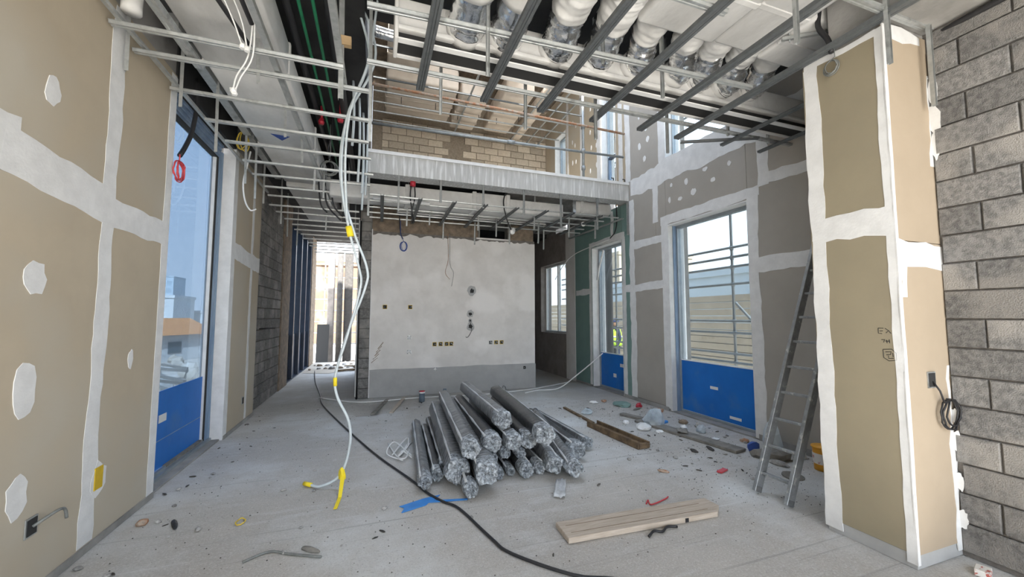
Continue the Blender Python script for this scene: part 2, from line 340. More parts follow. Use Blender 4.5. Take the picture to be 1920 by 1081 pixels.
# wall patches: a wall plane is (origin fn): P(u, v, d) -> world, d outwards into the room
def plane_left(x): return lambda u, v, d: (x + d, u, v)
def plane_right(x): return lambda u, v, d: (x - d, u, v)
def plane_front(y): return lambda u, v, d: (u, y - d, v)
def poly_patch(name, P, pts, d0, d1, m, parent, bevel=0.006):
    # a low raised patch of compound with an outline given in (u, v)
    cu = sum(p[0] for p in pts) / len(pts); cv = sum(p[1] for p in pts) / len(pts)
    k = len(pts); V = [P(u, v, d0) for u, v in pts]
    V += [P(u, v, d1) for u, v in pts]
    F = [(i, (i + 1) % k, (i + 1) % k + k, i + k) for i in range(k)] + [tuple(range(k, 2 * k))]
    # make the orientation consistent
    me = mesh(name, V, F, m); bm = bmesh.new(); bm.from_mesh(me); bmesh.ops.recalc_face_normals(bm, faces=bm.faces)
    ng = [f for f in bm.faces if len(f.verts) > 4]
    if ng: bmesh.ops.triangulate(bm, faces=ng)
    bm.to_mesh(me); bm.free()
    return ob(name, me, parent)
def strip(P, u0, v0, u1, v1, w, parent, seed=0, rag=0.012, d=0.0022, m=None, name='joint_compound', step=0.09):
    rr = random.Random(seed * 31 + int(u0 * 97) + int(v0 * 57)); L = math.hypot(u1 - u0, v1 - v0); n = max(3, int(L / step))
    du, dv = (u1 - u0) / L, (v1 - v0) / L; nu, nv = -dv, du
    A, B = [], []; ja = jb = 0
    for i in range(n + 1):
        t = L * i / n
        ja = ja * 0.6 + rr.uniform(-rag, rag); jb = jb * 0.6 + rr.uniform(-rag, rag)
        A.append((u0 + du * t + nu * (w / 2 + ja), v0 + dv * t + nv * (w / 2 + ja)))
        B.append((u0 + du * t - nu * (w / 2 + jb), v0 + dv * t - nv * (w / 2 + jb)))
    d += (seed % 7) * 0.0002
    return poly_patch(name, P, A + B[::-1], -0.004, d, m or WHITE, parent)
def blob(P, u, v, ru, rv, parent, seed=0, d=0.004, m=None, name='putty_patch', n=14):
    rr = random.Random(seed * 17 + int(u * 131) + int(v * 71)); pts = []; j = 0
    for i in range(n):
        a = 2 * math.pi * i / n; j = rr.uniform(0.82, 1.15); pts.append((u + ru * j * math.cos(a), v + rv * j * math.sin(a)))
    return poly_patch(name, P, pts, -0.004, d, m or WHITE, parent)
BLK = {}
def block_mesh(lu, h, dep, m):
    key = (round(lu, 3), h, dep, m.name)
    if key not in BLK:
        b = 0.006; x, z = lu / 2, h / 2
        V = [(-x, 0, -z), (x, 0, -z), (x, 0, z), (-x, 0, z), (-x, -dep + b, -z), (x, -dep + b, -z), (x, -dep + b, z), (-x, -dep + b, z),
             (-x + b, -dep, -z + b), (x - b, -dep, -z + b), (x - b, -dep, z - b), (-x + b, -dep, z - b)]
        F = [(0, 4, 5, 1)[::-1], (1, 5, 6, 2)[::-1], (2, 6, 7, 3)[::-1], (3, 7, 4, 0)[::-1]] + [(4, 8, 9, 5)[::-1], (5, 9, 10, 6)[::-1], (6, 10, 11, 7)[::-1], (7, 11, 8, 4)[::-1], (8, 11, 10, 9)[::-1]]
        me = mesh('block', V, F, m)
        bm = bmesh.new(); bm.from_mesh(me); bmesh.ops.recalc_face_normals(bm, faces=bm.faces)
        if [f for f in bm.faces if f.calc_center_median().y < -dep + 0.001 and f.normal.y > 0]:
            bmesh.ops.reverse_faces(bm, faces=bm.faces)
        bm.to_mesh(me); bm.free(); BLK[key] = me
    return BLK[key]
def block_wall(parent, org, rotz, ulen, z0, z1, m, seed=0, dep=0.04, bl=0.405, ch=0.2, joint=0.012, jit=0.004, name='block', skip=None):
    # local: x along the wall, -y outwards
    rr = random.Random(seed); c = 0; z = z0; M = Matrix.Translation(org) @ Matrix.Rotation(rotz, 4, 'Z')
    while z < z1 - 0.03:
        h = min(ch, z1 - z); u = -(bl / 2 if c % 2 else 0) + rr.uniform(-0.03, 0.03)
        while u < ulen - 0.02:
            a = max(0, u); b = min(ulen, u + bl); u += bl
            if b - a < 0.05: continue
            if skip and skip((a + b) / 2, z + h / 2): continue
            o = ob(name, block_mesh(round(b - a - joint, 2), round(h - joint, 3), dep, m), parent)
            o.matrix_world = M @ Matrix.Translation(((a + b) / 2, rr.uniform(-jit, jit), z + h / 2)) @ Matrix.Rotation(rr.uniform(-0.006, 0.006), 4, 'Y')
        z += ch; c += 1

# ================================================================== STRUCTURE
# floor -------------------------------------------------------------
def floor_mesh():
    xs = [-2.3 + i * 0.1 for i in range(77)]; ys = [-3.4 + i * 0.1 for i in range(190)]
    V = []; F = []
    for y in ys:
        for x in xs:
            z = 0.0
            if 0.3 < y < 9: z = 0.004 * mnoise.noise(Vector((x * 2.2, y * 1.6, 0))) + 0.002 * mnoise.noise(Vector((x * 7, y * 5, 3)))
            # chased trench in the screed by the back wall
            if -0.22 < x < 0.12 and 7.15 < y < 8.35: z -= 0.06
            if 0.28 < x < 1.0 and 7.55 < y < 8.3: z -= 0.02
            V.append((x, y, z - 0.003))
    nx = len(xs)
    for j in range(len(ys) - 1):
        for i in range(nx - 1):
            a = j * nx + i; F.append((a, a + 1, a + 1 + nx, a + nx))
    return mesh('floor', V, F, FLOOR, True)
fl = struct(ob('floor', floor_mesh()))
# skirt under the walls on the right, past the floor grid
# ------------------------------------------------------------------ left wall
wl = empty('wall_left', (0, 0, 0), 'structure')
XL = -1.87
PL = plane_left(XL)
def lboard(y0, y1, z0, z1, m=TAN, par=wl, x=XL, nm='gypsum_board'):
    return box(nm, x - 0.014, x, y0 + 0.002, y1 - 0.002, z0, z1, m, par, bev=0.002)
box('wall_core', -2.12, XL - 0.015, -3.4, 4.6, 0, 4.6, CONC, wl)
box('wall_core', -2.12, XL - 0.015, 6.38, 7.78, 0, 4.6, CONC, wl)
for (a, b) in ((-3.4, -2.3), (-2.3, -1.1), (-1.1, 0.1), (0.1, 1.3), (1.3, 2.5), (2.5, 3.7), (3.7, 4.6)):
    lboard(a, b, 0.05, 2.42); lboard(a, b, 2.425, 4.0)
for (a, b) in ((6.38, 7.32), (7.32, 7.78)):
    lboard(a, b, 0.05, 2.48); lboard(a, b, 2.485, 4.0)
strip(PL, 3.70, 0.06, 3.70, 3.98, 0.155, wl, 1)
strip(PL, 4.545, 0.02, 4.545, 3.98, 0.11, wl, 2, rag=0.004)
strip(PL, -1.0, 2.60, 2.9, 2.60, 0.30, wl, 3)
strip(PL, 2.8, 2.56, 3.75, 2.46, 0.27, wl, 4)
strip(PL, 3.66, 2.43, 4.55, 2.42, 0.21, wl, 5)
strip(PL, 2.52, 0.06, 2.52, 3.98, 0.16, wl, 6)
strip(PL, 1.30, 0.06, 1.30, 3.98, 0.16, wl, 6)
for u, v, a, b in ((3.10, 3.02, .06, .095), (3.08, 1.87, .085, .10), (3.07, 1.22, .085, .155), (3.08, 0.64, .075, .12), (4.11, 1.30, .035, .075), (1.9, 1.6, .08, .1), (1.9, 0.8, .08, .1)):
    blob(PL, u, v, a, b, wl, 3)
strip(PL, 6.435, 0.02, 6.435, 3.98, 0.15, wl, 2, rag=0.004)
strip(PL, 7.33, 0.06, 7.33, 3.9, 0.10, wl, 3)
strip(PL, 6.45, 2.58, 7.78, 2.50, 0.24, wl, 4)
blob(PL, 3.80, 0.47, .085, .125, wl, 9, name='putty_surround')
box('plastic_box_cover', XL, XL + 0.008, 3.75, 3.845, 0.395, 0.555, YELLOWP, wl, bev=0.003)
# reveal of the left opening: white lining on both jambs
box('jamb_lining', -2.14, XL, 4.6, 4.615, 0, 4.0, WHITE, wl)
box('jamb_lining', -2.02, XL, 6.365, 6.38, 0, 4.0, WHITE, wl)
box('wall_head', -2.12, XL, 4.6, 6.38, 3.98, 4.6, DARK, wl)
# left baseboard gap (dark plinth)
bl = struct(join_boxes('baseboard_left', [(XL - 0.01, XL + 0.012, -3.4, 4.6, 0, 0.05)], CONC))
box('plinth', XL - 0.01, XL + 0.012, 6.38, 7.78, 0, 0.05, CONC, bl)
# corridor left side -------------------------------------------------
wc = empty('wall_corridor', (0, 0, 0), 'structure')
box('wall_core', -2.2, -1.975, 7.78, 10.0, 0, 4.6, MORTAR, wc)
block_wall(wc, (-1.985, 7.78, 0), -math.pi / 2 + math.pi, 2.2, 0.0, 3.9, BLOCK, 3, dep=0.035)
box('rough_column', -2.2, -1.93, 10.0, 10.85, 0, 4.6, BROWN, wc, bev=0.01)
box('wall_core', -2.2, -1.95, 14.45, 15.4, 0, 4.6, BROWN, wc)
# ------------------------------------------------------------------ right wall
wr = empty('wall_right', (0, 0, 0), 'structure')
XR = 4.9
PR = plane_right(XR)
def rboard(y0, y1, z0, z1, m=GREYB):
    return box('gypsum_board', XR, XR + 0.014, y0 + 0.002, y1 - 0.002, z0, z1, m, wr, bev=0.002)
def rcore(y0, y1, z0, z1, m=CONC):
    return box('wall_core', XR + 0.015, 5.25, y0, y1, z0, z1, m, wr)
for q in ((5.66, 6.72, .08, 2.215), (5.66, 6.72, 2.22, 3.08), (5.93, 6.72, 3.085, 4.22), (5.66, 5.93, 3.085, 4.22), (4.03, 5.66, 3.27, 4.22), (2.2, 4.03, .08, 2.345), (2.2, 4.03, 2.35, 4.22),
          (5.66, 6.76, 4.225, 7.9), (3.78, 4.1, 4.225, 7.9), (2.2, 3.78, 4.225, 7.9), (4.1, 5.66, 4.225, 4.45), (4.1, 5.66, 6.6, 7.9)):
    rboard(*q)
for q in ((5.66, 7.0, 0, 7.9), (2.2, 4.03, 0, 7.9), (4.03, 5.66, 3.27, 4.45), (4.03, 5.66, 6.6, 7.9), (4.03, 5.66, -0.3, 0.02), (4.03, 4.1, 4.45, 6.6)):
    rcore(*q)
for q in ((6.76, 7.15, 4.375, 7.9), (7.75, 8.65, 4.375, 7.9), (8.65, 9.5, 4.375, 7.9), (10.2, 10.85, 4.375, 7.9), (7.15, 7.75, 6.95, 7.9), (9.5, 10.2, 6.8, 7.9)):
    rboard(*q, m=TAN)
for q in ((7.0, 7.15, 4.0, 7.9), (7.75, 9.5, 4.0, 7.9), (10.2, 10.85, 4.0, 7.9), (7.15, 7.75, 6.95, 7.9), (9.5, 10.2, 6.8, 7.9)):
    rcore(*q)
for q in ((6.72, 7.0, .05, 3.98), (8.22, 9.05, .05, 3.98), (7.0, 8.22, 3.27, 3.98)):
    rboard(*q, m=GREENB)
for q in ((8.22, 9.05, 0, 4.0), (7.0, 8.22, 3.27, 4.0), (7.0, 8.22, -0.3, 0.02)):
    rcore(*q)
def pboard(y0, y1, z0, z1, m=PLAST2, nm='plaster_face'):
    return box(nm, XR - 0.005, 5.25, y0, y1, z0, z1, m, wr)
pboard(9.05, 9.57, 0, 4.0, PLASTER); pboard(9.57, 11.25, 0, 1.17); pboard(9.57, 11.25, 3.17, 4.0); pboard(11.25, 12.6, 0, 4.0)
S = lambda *a, **k: strip(PR, *a, wr, **k)
S(2.3, 4.26, 6.66, 4.24, 0.36, seed=1, rag=0.03)
S(3.85, 3.36, 5.80, 3.36, 0.15, seed=2)
S(5.74, 3.06, 6.70, 3.06, 0.14, seed=3)
S(5.74, 2.22, 6.70, 2.20, 0.15, seed=4)
S(2.3, 2.36, 3.92, 2.34, 0.20, seed=5)
S(2.3, 3.42, 3.80, 3.50, 0.14, seed=6)
S(5.70, 0.05, 5.70, 3.36, 0.17, seed=0, rag=0.006)
S(3.96, 0.02, 3.96, 3.40, 0.16, seed=1, rag=0.012)
S(6.66, 0.05, 6.66, 4.0, 0.17, seed=2, rag=0.016)
S(5.93, 3.38, 5.93, 4.2, 0.15, seed=3)
S(3.78, 3.4, 3.78, 5.2, 0.16, seed=4)
S(6.74, 4.4, 6.74, 7.8, 0.17, seed=5)
S(5.73, 4.42, 5.73, 7.8, 0.16, seed=6, rag=0.006)
S(4.0, 4.44, 5.8, 4.44, 0.10, seed=0, rag=0.01)
S(6.98, 4.38, 6.98, 7.8, 0.14, seed=1, rag=0.006); S(7.84, 4.38, 7.84, 7.8, 0.16, seed=2, rag=0.006)
S(8.65, 4.38, 8.65, 7.6, 0.12, seed=3); S(9.4, 4.4, 9.4, 7.6, 0.10, seed=4)
S(5.8, 6.35, 7.0, 6.35, 0.20, seed=5)
S(6.93, 0.05, 6.93, 3.3, 0.10, seed=4, rag=0.008); S(8.29, 0.05, 8.29, 3.3, 0.10, seed=5, rag=0.008); S(6.9, 3.34, 8.33, 3.34, 0.12, seed=6)
S(6.66, 2.22, 7.0, 2.22, 0.15, seed=0); S(8.26, 2.24, 9.0, 2.24, 0.14, seed=1)
S(7.35, 3.3, 7.35, 3.95, 0.1, seed=2)
rb = random.Random(5)
for u, v in ((6.2, 4.7), (6.35, 5.0), (6.15, 5.3), (6.35, 5.6), (6.1, 5.05), (6.4, 6.0), (6.2, 6.1), (6.05, 5.7)):
    blob(PR, u, v, rb.uniform(.025, .05), rb.uniform(.04, .07), wr, int(u * 10))
for u, v in ((5.5, 3.95), (5.15, 3.9), (4.75, 3.97), (5.3, 3.65), (4.6, 3.75), (5.55, 3.7), (4.3, 3.9), (5.0, 3.68)):
    blob(PR, u, v, rb.uniform(.03, .06), rb.uniform(.03, .06), wr, int(u * 10))
for k in range(5):
    for u in (8.2, 8.95, 9.1, 7.95):
        blob(PR, u + rb.uniform(-.03, .03), 4.7 + k * 0.5 + rb.uniform(-.08, .08), .025, .06, wr, k)
box('jamb_lining', XR, 5.25, 5.62, 5.66, 0.02, 3.27, WHITE, wr); box('jamb_lining', XR, 5.25, 4.03, 4.05, 0.02, 3.27, WHITE, wr)
box('head_lining', XR, 5.25, 4.05, 5.62, 3.25, 3.27, WHITE, wr)
box('jamb_lining', XR, 5.25, 8.20, 8.22, 0.02, 3.27, WHITE, wr); box('jamb_lining', XR, 5.25, 7.0, 7.02, 0.02, 3.27, WHITE, wr)
box('head_lining', XR, 5.25, 7.02, 8.2, 3.25, 3.27, WHITE, wr)
box('jamb_lining', XR, 5.25, 5.64, 5.66, 4.45, 6.6, WHITE, wr); box('sill_lining', XR, 5.25, 4.1, 5.64, 4.45, 4.47, WHITE, wr)
for a, b, t in ((7.15, 7.75, 6.95), (9.5, 10.2, 6.8)):
    box('jamb_lining', XR, 5.25, b - .02, b, 4.375, t, WHITE, wr); box('jamb_lining', XR, 5.25, a, a + .02, 4.375, t, WHITE, wr)
    box('head_lining', XR, 5.25, a + .02, b - .02, t - .02, t, WHITE, wr)
brd = struct(join_boxes('baseboard_right', [(XR - 0.004, XR + 0.01, 2.25, 4.0, 0, 0.08)], CONC))
box('plinth', XR - 0.004, XR + 0.01, 5.7, 7.0, 0, 0.07, CONC, brd); box('plinth', XR - 0.004, XR + 0.01, 8.25, 9.05, 0, 0.05, CONC, brd)
# ------------------------------------------------------------------ pier with gypsum boards, right front
wp = empty('wall_pier', (0, 0, 0), 'structure')
box('pier_core', 3.395, 4.95, 1.675, 2.205, 0, 3.78, CONC, wp)
box('gypsum_board', 3.38, 3.394, 1.662, 2.215, 0.09, 2.34, TAN_SHADE, wp, bev=.002); box('gypsum_board', 3.38, 3.394, 1.662, 2.215, 2.345, 3.72, TAN_SHADE, wp, bev=.002)
box('gypsum_board', 3.382, 3.90, 1.66, 1.674, 0.09, 2.17, TANP, wp, bev=.002); box('gypsum_board', 3.382, 3.90, 1.66, 1.674, 2.175, 3.74, TANP, wp, bev=.002)
box('gypsum_board', 3.394, 4.9, 2.206, 2.22, 0.09, 3.72, GREYB, wp)
PS = plane_right(3.38); PF = plane_front(1.66)
strip(PS, 2.155, 0.03, 2.155, 3.70, 0.115, wp, 1, rag=0.008)
strip(PS, 1.685, 0.03, 1.685, 3.72, 0.055, wp, 2, rag=0.005)
strip(PS, 1.66, 2.31, 2.2, 2.34, 0.19, wp, 3, rag=0.02)
strip(PS, 1.7, 3.70, 2.2, 3.70, 0.05, wp, 4, rag=0.015)
strip(PF, 3.39, 0.03, 3.39, 3.74, 0.03, wp, 5, rag=0.003)
strip(PF, 3.40, 2.10, 3.91, 2.06, 0.20, wp, 6, rag=0.02)
strip(PF, 3.425, 1.78, 3.425, 2.1, 0.07, wp, 0, rag=0.02)
strip(PF, 3.40, 3.70, 3.82, 3.70, 0.08, wp, 0, rag=0.02)
strip(PF, 3.875, 0.04, 3.875, 1.30, 0.05, wp, 1, rag=0.02)
strip(PF, 3.89, 2.75, 3.89, 3.45, 0.05, wp, 2, rag=0.02)
bp_ = struct(join_boxes('baseboard_pier', [(3.388, 4.0, 1.668, 2.2, 0, 0.09)], RENDER))
PB = plane_right(3.882)
for u, v, a, b in ((1.632, 3.3, .03, .10), (1.635, 3.1, .035, .12), (1.64, 2.9, .025, .10), (1.645, .95, .02, .05), (1.642, .78, .025, .07), (1.645, .5, .022, .06), (1.642, .25, .025, .07)):
    blob(PB, u, v, a, b, wp, int(v * 10), d=0.003, name='compound_smear', n=20)
# marker scribbles on the pier
def scribble(lines, label):
    V, F = [], []
    rootm = None
    for ln in lines:
        v, f = tubevf([Vector((3.379, u, z)) for u, z in ln], 0.0022, 4); k = len(V); V += v; F += [tuple(i + k for i in q) for q in f]
    return ob('marker_writing', mesh('marker_writing', V, F, INK), wp)
def gl(cx, cz, segs, s=0.02): return [[(cx - a * s, cz + b * s) for a, b in sg] for sg in segs]
scribble(gl(1.775, 1.545, [[(-1, 1), (0.5, 1)], [(-1, 1), (-1, -.8), (0, -.9)], [(-.6, 0), (.3, .1)], [(1, 1), (2, .2), (1.2, -.6)], [(2, .2), (2.6, -.7)]]), '')
scribble(gl(1.76, 1.475, [[(-1, .5), (0, .6), (-.4, -.4)], [(.4, .5), (.6, -.6)], [(.2, 0), (1.4, .1)], [(1.2, .7), (1.3, -.6)]]), '')
scribble(gl(1.745, 1.385, [[(-1.5, 1.6), (1, 1.9), (2.2, .6), (2.2, -1.8), (0, -2.2), (-1.4, -1.2), (-1.5, 1.6)], [(-.8, .8), (.8, 1), (.6, 0), (-.6, -.2)], [(0, -.4), (0, -1.4), (1.4, -1.2)], [(1.2, .6), (1.3, -.8)]]), '')
# ------------------------------------------------------------------ block wall on the right, in front of the pier
wb = empty('wall_block', (0, 0, 0), 'structure')
box('mortar_bed', 3.905, 4.1, -3.4, 1.675, 0, 3.78, MORTAR, wb)
block_wall(wb, (3.915, 1.66, 0.03), -math.pi / 2, 5.05, 0.0, 3.74, BLOCK, 11, dep=0.035, bl=0.41, joint=0.011)
# ------------------------------------------------------------------ back wall
wk = empty('wall_back', (0, 0, 0), 'structure')
box('wall_core', -0.06, 3.58, 8.62, 8.85, 0, 3.42, MORTAR, wk)
box('wall_core', -0.06, 2.2, 8.64, 8.85, 3.42, 4.0, BROWN, wk); box('wall_core', 2.95, 3.56, 8.64, 8.85, 3.42, 4.0, BROWN, wk)
box('opening_frame', 2.2, 2.24, 8.60, 8.85, 3.42, 4.0, WOODG, wk); box('opening_frame', 2.91, 2.95, 8.60, 8.85, 3.42, 4.0, WOODG, wk)
box('opening_sill', 2.15, 2.96, 8.57, 8.85, 3.385, 3.42, PLASTER, wk)
def plaster_face():
    rr = random.Random(4); top = []; x = -0.05
    while x < 3.58:
        top.append((x, 3.36 + 0.05 * mnoise.noise(Vector((x * 5, 0, 0))) + rr.uniform(-.02, .02))); x += 0.05
    pts = [(-0.05, 0.52), (3.58, 0.5)] + [(3.58, 3.36)] + top[::-1]
    return poly_patch('plaster_coat', plane_front(8.62), pts, -0.002, 0.02, PLASTER, wk)
plaster_face()
def band():
    top = []; x = -0.05
    while x < 3.58:
        top.append((x, 0.56 + 0.02 * mnoise.noise(Vector((x * 2, 5, 0))))); x += 0.15
    return poly_patch('render_band', plane_front(8.62), [(-0.05, 0.0), (3.59, 0.0), (3.59, 0.55)] + top[::-1], -0.002, 0.032, RENDER, wk)
band()
box('corner_bead', -0.068, -0.05, 8.585, 8.62, 0, 3.45, WHITE, wk)
# block pier at its left end
box('mortar_bed', -0.27, -0.062, 8.63, 8.86, 0, 3.9, MORTAR, wk)
z = 0.0; k = 0
while z < 3.75:
    o = ob('block', block_mesh(0.2, 0.19, 0.05, BLOCK), wk); o.matrix_world = Matrix.Translation((-0.168, 8.645 + rnd.uniform(-.004, .004), z + 0.1)); z += 0.2; k += 1
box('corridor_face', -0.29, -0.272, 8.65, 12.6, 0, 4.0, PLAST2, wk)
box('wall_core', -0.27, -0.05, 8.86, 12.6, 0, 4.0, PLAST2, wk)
# rooms behind
wx = empty('wall_far', (0, 0, 0), 'structure')
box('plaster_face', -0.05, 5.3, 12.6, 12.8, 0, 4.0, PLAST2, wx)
# plaster scratches, chased holes and dark stains stay in the back wall
def hole(cx, cz, r, rag=0.3):
    pts = []
    for i in range(12):
        a = 2 * math.pi * i / 12; q = r * rnd.uniform(1 - rag, 1 + rag); pts.append((cx + q * math.cos(a), cz + q * math.sin(a)))
    poly_patch('chase_hole', plane_front(8.60), pts, -0.002, 0.003, BOXD, wk)
for cx, cz, r in ((2.06, 2.21, .05), (2.03, 1.70, .04), (2.04, 1.42, .045), (2.03, 1.55, .022)):
    blob(plane_front(8.60), cx, cz, r * 2.0, r * 2.2, wk, 3, d=0.0015, m=RENDER, name='patched_ring')
    hole(cx, cz, r)
for k in range(5):
    strip(plane_front(8.60), -.02 + .03 * k, .70 + .07 * k, .10 + .025 * k, .80 + .08 * k, .012, wk, k, rag=.004, d=0.001, m=BROWN, name='scrape_mark', step=.03)
tube('hanging_wire', [(2.03, 8.585, 1.5), (2.06, 8.58, 1.35), (2.0, 8.58, 1.22), (1.95, 8.58, 1.18), (1.93, 8.585, 1.2)], 0.006, CABLE, wk, 5, 4)
# ------------------------------------------------------------------ slabs
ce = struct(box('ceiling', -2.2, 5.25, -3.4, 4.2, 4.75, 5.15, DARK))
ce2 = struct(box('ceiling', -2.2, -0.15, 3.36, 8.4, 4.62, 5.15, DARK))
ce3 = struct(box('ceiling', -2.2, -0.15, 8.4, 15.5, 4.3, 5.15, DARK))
fm = struct(box('floor_mezzanine', -0.15, 4.9, 6.72, 7.02, 4.0, 4.36, SLAB))
box('slab_body', -0.15, 2.5, 7.02, 10.85, 4.15, 4.36, DARK, fm)
box('slab_body', 2.5, 4.9, 7.02, 10.85, 4.12, 4.36, CONC, fm)
box('slab_edge_kerb', -0.15, 4.9, 6.70, 6.80, 4.33, 4.385, WHITE, fm)
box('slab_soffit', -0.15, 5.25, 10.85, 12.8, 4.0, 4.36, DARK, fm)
wv = struct(box('wall_void', -0.35, -0.152, 3.37, 10.85, 5.15, 7.9, CONC))
wu = empty('wall_upper', (0, 0, 0), 'structure')
box('mortar_bed', -0.15, 4.92, 10.86, 11.05, 4.36, 7.9, WARMM, wu)
block_wall(wu, (0.1, 10.86, 4.36), 0, 4.8, 0.0, 2.6, WARMB, 21, dep=0.03, bl=0.405, joint=0.02, skip=lambda u, v: 1.8 < u < 2.35 or False)
for a in (0.05, 1.85):
    blob(plane_front(10.85), 0.1 + a + 0.2, 5.2, 0.16, 0.85, wu, 3, d=0.02, m=WARMM, name='rough_infill', n=22)
for (x, z) in ((2.35, 5.05), (2.35, 4.6), (2.45, 5.5), (2.3, 5.9)):
    blob(plane_front(10.85), x, z, 0.14, 0.13, wu, 5, d=0.03, m=WARMB, name='infill_block', n=8)
roof = struct(box('ceiling_upper', -0.4, 5.25, 7.1, 11.05, 7.95, 8.2, BROWN))
roof2 = struct(box('ceiling_upper', -2.2, 5.25, -3.4, 4.45, 7.95, 8.2, CONC))  # unseen roof, stopped short for an added light opening over the void
box('roof_strip', -2.2, -0.16, 4.45, 7.1, 7.95, 8.2, CONC, roof2)
beam = struct(box('ceiling_beam', 3.40, 4.95, -3.4, 2.02, 3.785, 4.75, CONC, bev=0.01))
# ================================================================== WINDOWS
def pane(name, x, y0, y1, z0, z1, m, parent, t=0.006):
    return box(name, x - t / 2, x + t / 2, y0, y1, z0, z1, m, parent)
w1 = empty('window_1', (0, 0, 0), 'structure')
pane('glass_pane', -2.085, 4.615, 6.20, 0.86, 3.80, GLASSL, w1)
pane('blue_film_panel', -2.07, 4.615, 6.205, 0.07, 0.872, BLUEF, w1)
box('film_seam', -2.066, -2.064, 4.62, 6.2, 0.36, 0.368, FRAMEB, w1)
box('frame_edge', -2.10, -2.045, 6.20, 6.222, 0.04, 3.80, WHITE, w1)
box('frame_gasket', -2.10, -2.03, 6.224, 6.245, 0.04, 3.80, BOXD, w1)
for k in range(4): box('frame_profile', -2.12, -2.03 + 0.006 * k, 6.247 + k * 0.03, 6.273 + k * 0.03, 0.03, 3.9, FRAMEB, w1, bev=0.003)
for k in range(4): box('head_profile', -2.12, -2.04 + 0.02 * k, 4.615, 6.25, 3.80 + k * 0.045, 3.84 + k * 0.045, FRAMEB, w1, bev=0.003)
box('head_gasket', -2.10, -2.03, 4.62, 6.22, 3.785, 3.80, BOXD, w1)
box('sill_track', -2.12, -1.99, 4.62, 6.36, 0.0, 0.05, FRAME, w1); box('sill_rail', -2.06, -2.03, 4.62, 6.2, 0.05, 0.075, FRAME, w1)
box('floor_channel', -1.99, -1.90, 4.62, 6.36, 0.0, 0.02, CONC, w1)
box('sticker', -2.066, -2.062, 5.12, 5.28, 0.545, 0.625, WPLAST, w1)
box('curled_film_edge', -2.06, -2.02, 5.25, 6.15, 0.065, 0.085, WOODG, w1)
def rwin(n, y0, y1, z0, z1, ftop, boxes=(), gm=None, fw=.05):
    w = empty('window_%d' % n, (0, 0, 0), 'structure')
    pane('glass_pane', 5.10, y0 + fw, y1 - fw, max(ftop, z0) , z1 - .05, gm or GLASS, w)
    if ftop > z0: pane('blue_film_panel', 5.085, y0 + .045, y1 - .045, z0 + .03, ftop + .012, BLUEF, w); box('film_top_trim', 5.075, 5.11, y0 + .05, y1 - .05, ftop + .012, ftop + .03, WPLAST, w)
    for a, b in ((y0, y0 + fw), (y1 - fw, y1)): box('frame_jamb', 5.06, 5.14, a, b, z0, z1, FRAME, w, bev=0.004)
    box('frame_head', 5.06, 5.14, y0 + .05, y1 - .05, z1 - .05, z1, FRAME, w, bev=0.004); box('frame_sill', 5.06, 5.14, y0 + .05, y1 - .05, z0, z0 + .04, FRAME, w, bev=0.004)
    for (a, b, c, d) in boxes: box('paper_sticker', 5.078, 5.082, a, b, c, d, WPLAST, w)
    return w
w2 = rwin(2, 4.05, 5.62, 0.02, 3.25, 0.88, ((4.82, 4.97, .50, .545), (4.42, 4.62, .12, .16)))
box('jamb_film', 5.0, 5.06, 5.60, 5.62, 0.02, 3.25, FRAMEB, w2)
w3 = rwin(3, 7.02, 8.20, 0.02, 3.25, 0.79, ((7.28, 7.40, .55, .62), (7.55, 7.66, .30, .38)))
w4 = rwin(4, 4.1, 5.64, 4.47, 6.6, 0, gm=GLASSU, fw=.02)
w5 = rwin(5, 7.17, 7.73, 4.375, 6.93, 0, gm=GLASSU, fw=.02); w6 = rwin(6, 9.52, 10.18, 4.375, 6.78, 0, gm=GLASSU, fw=.02)
pane('transom', 5.10, 7.2, 7.7, 5.25, 5.31, FRAMED, w5, t=0.06); pane('mullion', 5.10, 7.66, 7.70, 4.4, 5.25, FRAMEB, w5, t=0.06)
w7 = empty('window_7', (0, 0, 0), 'structure')
for a in (9.57, 10.35, 11.19): box('frame_post', 5.05, 5.13, a, a + .06, 1.17, 3.17, WPLAST, w7)
box('frame_rail', 5.05, 5.13, 9.63, 11.19, 1.17, 1.22, WPLAST, w7); box('frame_rail', 5.05, 5.13, 9.63, 11.19, 3.12, 3.17, WPLAST, w7)
pane('glass_pane', 5.09, 9.63, 10.35, 1.22, 3.12, GLASS, w7); pane('glass_pane', 5.09, 10.41, 11.19, 1.22, 3.12, GLASS, w7)
w8 = empty('window_8', (0, 0, 0), 'structure')
for a in (10.85, 11.7, 12.6, 13.5, 14.4): box('mullion', -2.14, -1.97, a - .04, a + .05, 0, 4.0, FRAMED, w8, bev=.004)
for a in (10.9, 11.75, 12.65, 13.55):
    pane('glass_pane', -2.08, a, a + .82, 1.15, 4.0, GLASSL, w8); pane('blue_film_panel', -2.065, a, a + .82, 0.03, 1.16, FRAMED, w8)
box('head_beam', -2.2, -1.95, 10.85, 14.45, 4.0, 4.3, DARK, w8); box('frame_sill', -2.14, -1.97, 10.85, 14.45, 0, .03, FRAMED, w8)

